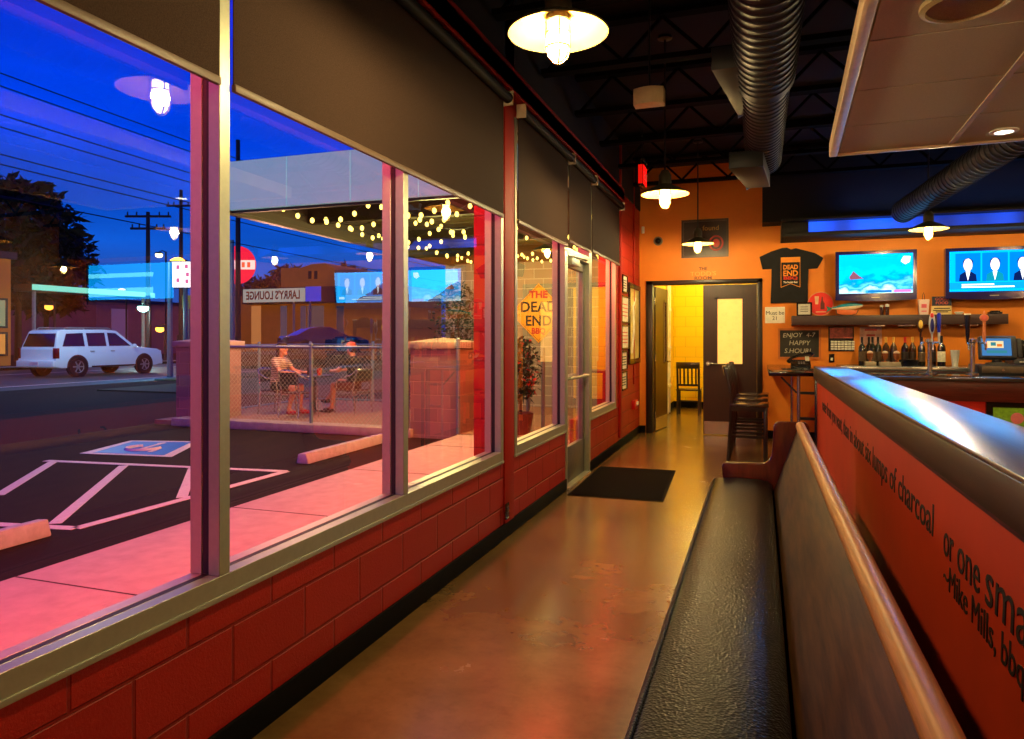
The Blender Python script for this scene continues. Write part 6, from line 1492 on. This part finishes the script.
# fuel station canopy edge
gt = T('fuel_canopy', 'thin station canopy with a glowing teal edge left of the street', 'canopy', (-40, 30, 3.3))
a = onX(32, 287, -34.4)
MB().box(-35.7, -34.4, a.y, a.y + 7.6, a.z - .18, a.z + .16).build('canopy_roof', m_black, gt)
MB().box(-34.4, -34.3, a.y, a.y + 7.6, a.z - .14, a.z + .14).build('glowing_edge', emit('teal_glow', (130, 225, 205), 1.1), gt)
for y in (a.y + .4, a.y + 7.2): MB().cyl((-34.8, y, 0), (-34.8, y, a.z), .09, n=10).build('canopy_post', m_conc, gt)

# poles, wires, lamps, signs
m_pole = mat('grey_pole_steel', (80, 120, 130), .4, .3); m_wpole = mat('dark_wood_pole', (44, 30, 34), .8)
def at_d(px, py, d): 
    q = ray(px, py); k = d / math.hypot(q.x, q.y); return Vector((q.x * k, q.y * k, CAMH + q.z * k))
def pole(px, pytop, d, label, r=.12, m_=None, arms=(), name='utility_pole'):
    tp = at_d(px, pytop, d); t = T(name, label, 'pole', (tp.x, tp.y, GZ))
    MB().cyl((tp.x, tp.y, GZ - .05), tp, r * 1.2, r * .8, n=12).build('pole_shaft', m_ or m_wpole, t)
    for (dz, L_) in arms:
        c_ = tp + Vector((0, 0, dz)); k = MB(); rt = Vector((CS, SN, 0)); k.bar(c_ - rt * L_, c_ + rt * L_, .12, .12)
        for u in (-.9, -.5, .5, .9): k.cyl(c_ + rt * L_ * u + Vector((0, 0, .05)), c_ + rt * L_ * u + Vector((0, 0, .25)), .04, n=6)
        k.build('cross_arm', m_wpole, t)
    return tp
pole(148, 212, 46, 'wooden utility pole with two cross arms in front of the blue sky', .13, None, [(-.25, 1.3), (-.95, 1.0)])
pole(181, 190, 50, 'tall dark utility pole just left of the first window mullion', .13, m_wpole, [(-1.0, .9)])
pole(170, 262, 31, 'grey steel street pole behind the white car', .10, m_pole, [], 'street_pole')
pole(178, 335, 30, 'short black post beside the grey street pole', .05, m_black, [], 'street_post')
pole(238, 140, 40, 'dark pole rising above the patio canopy roof', .13, m_wpole, [], 'utility_pole')
pole(232, 240, 36, 'teal grey post under the red neon disc', .12, m_pole, [], 'street_pole')
for i, z in enumerate((8.2, 7.95, 7.1, 6.85, 6.05, 5.85, 4.95)):
    x = -19.0 - .25 * (i % 2); pts = [(x, y, z + .0006 * (y - 40) ** 2 * .5) for y in range(4, 92, 4)]
    tag(MB().tube(pts, .018, 5).build('utility_wire', m_black), ['highest', 'second highest', 'third highest', 'fourth highest', 'third lowest', 'second lowest', 'lowest'][i] + ' dark overhead wire running along the street', 'wire', 'overhead street wires')
def streetlamp(px, py, d, label, rgb, s, r=.18, arm=1.0, lw=0):
    tp = at_d(px, py, d); t = T('street_lamp', label, 'street lamp', (tp.x, tp.y, GZ)); rt = Vector((CS, SN, 0))
    MB().cyl((tp.x + rt.x * arm, tp.y + rt.y * arm, GZ), (tp.x + rt.x * arm, tp.y + rt.y * arm, tp.z + .25), .06, n=8).build('pole_shaft', m_wpole, t)
    MB().tube([tp + rt * arm + Vector((0, 0, .2)), tp + rt * arm * .5 + Vector((0, 0, .32)), tp + Vector((0, 0, .22))], .035, 8).build('lamp_arm', m_wpole, t)
    MB().lathe([(0, .22), (r * .8, .2), (r * 1.2, .1), (r * 1.1, .08)], (tp.x, tp.y, tp.z), 14).build('lamp_head', m_wpole, t)
    MB().ell(tp, (r, r, r * .8)).build('globe', emit('lamp_%d_%d' % (px, py), rgb, s), t)
    if lw: point((tp.x, tp.y, tp.z - .4), tuple(v / 255 for v in rgb), lw, .3, 'street_light')
streetlamp(178, 264, 48, 'bright orange glowing street lamp above the white letter board', (255, 150, 50), 12, .5, .5, 350)
streetlamp(159, 255, 58, 'small pale street lamp left of the orange one', (255, 220, 160), 5, .25, .5)
streetlamp(143, 308, 44, 'bluish white lamp low over the purple building', (170, 255, 240), 10, .28, .4, 300)
streetlamp(122, 293, 55, 'warm lamp over the roof of the purple building', (255, 200, 110), 6, .35, .3)
streetlamp(160, 329, 48, 'low orange lamp in front of the lit storefront', (255, 170, 60), 6, .25, .3)
streetlamp(49, 307, 46, 'orange lamp under the teal edged canopy', (255, 170, 60), 3, .22, .3)
point((-22.5, 19, 5), (.7, .9, 1), 700, .5, 'street_light')  # unseen light without a lamp, added to brighten the white car
# white reader board
c0 = at_d(172, 262, 44); c1 = at_d(193, 288, 44)
rb = T('reader_board', 'bright white lit letter board on a pole by the street', 'sign', (c0.x, c0.y, 0))
rt = Vector((CS, SN, 0)); fw_ = Vector((-SN, CS, 0)); w_ = (c1 - c0).length * .63; H_ = c0.z - c1.z
R = Matrix((rt, fw_, Vector((0, 0, 1)))).transposed(); cc = Vector((c0.x, c0.y, (c0.z + c1.z) / 2)) + rt * .75
MB().obox(cc, (1.5, .3, H_), R).build('sign_panel', emit('reader_white', (255, 248, 255), 2.0), rb)
MB().obox(cc + fw_ * .02, (1.6, .25, H_ + .1), R).build('sign_frame', m_black, rb)
k = MB()
for (u, v_) in ((-.35, .32), (-.35, -.25), (.12, .35), (.18, .0), (.15, -.3), (.5, .32), (.5, .0)): k.obox(cc + rt * u - fw_ * .16 + Vector((0, 0, v_ * H_ * .9)), (.16, .02, .22), R)
k.build('printed_mark', emit('reader_pink', (235, 110, 170), 1.1), rb)
MB().cyl((cc.x, cc.y, GZ), (cc.x, cc.y, cc.z - H_ / 2), .12, n=10).build('sign_pole', m_pole, rb)
c0 = at_d(189, 302, 44); sg = T('street_name_sign', 'small green and yellow roadside sign below the white letter board', 'sign', tuple(c0))
MB().obox(c0, (.75, .05, .75), R).build('sign_plate', mat('olive_sign', (110, 110, 50), .5, emis=.3, ergb=(120, 120, 60)), sg); MB().cyl((c0.x, c0.y, GZ), c0, .04, n=8).build('sign_pole', m_pole, sg)
# red neon disc
c0 = at_d(237, 265, 42); nd = T('neon_disc_sign', 'round glowing red sign with a white band left of the patio view', 'sign', tuple(c0))
MB().lathe([(0, -.1), (1.0, -.1), (1.05, 0), (1.0, .1), (0, .1)], c0, 36, axis=tuple(-fw_)).build('sign_disc', emit('neon_disc_red', (255, 36, 70), 1.1), nd)
MB().obox(c0 - fw_ * .12, (2.05, .06, .5), R).build('sign_band', emit('neon_band', (255, 200, 190), 1.5), nd)
k = MB()
for q2 in range(6): k.obox(c0 - fw_ * .16 + rt * (-.8 + .3 * q2), (.16, .02, .28), R)
k.build('printed_mark', emit('neon_mark', (240, 90, 60), 1.3), nd)
MB().cyl((c0.x, c0.y, GZ), (c0.x, c0.y, c0.z - .9), .1, n=10).build('sign_pole', m_pole, nd)
# street centre / lane lines
for i, (x, ys) in enumerate([(-22.2, [(10, 23.0), (24.5, 31), (33, 60)]), (-29.6, [(8, 90)])]):
    k = MB()
    for (a, c_) in ys: k.box(x - .06, x + .06, a, c_, GZ - .01, GZ - .004)
    tag(k.build('lane_line', m_paint), ['broken white lane line on the near side of the street', 'long lane line on the far side of the street'][i], 'lane line')
# grass strip
S(MB().box(-20.5, -18.6, 20, 60, GZ, GZ + .05).build('lawn_verge', mat('verge_grass', (50, 80, 36), .9, noise=20, var=.4)))
S(MB().box(-18, -10.3, 15.5, 30, GZ, GZ + .04).build('lawn_patio', mat('verge_grass2', (60, 76, 40), .9, noise=20, var=.4)))

# warm fill of the rest of the restaurant behind the camera / to the right: ceiling globes over the dining side
for (x, y) in ((2.6, 2.2), (5.6, 2.4), (7.6, 8.9)):
    o = dup(pend, (x, y, 2.59), 0, 'pendant lamp over the dining side out of view'); o['group'] = 'caged industrial pendant lamps on the dining side'
    point((x, y, 2.56), (1, .66, .28), 55, .04, 'pendant_light')
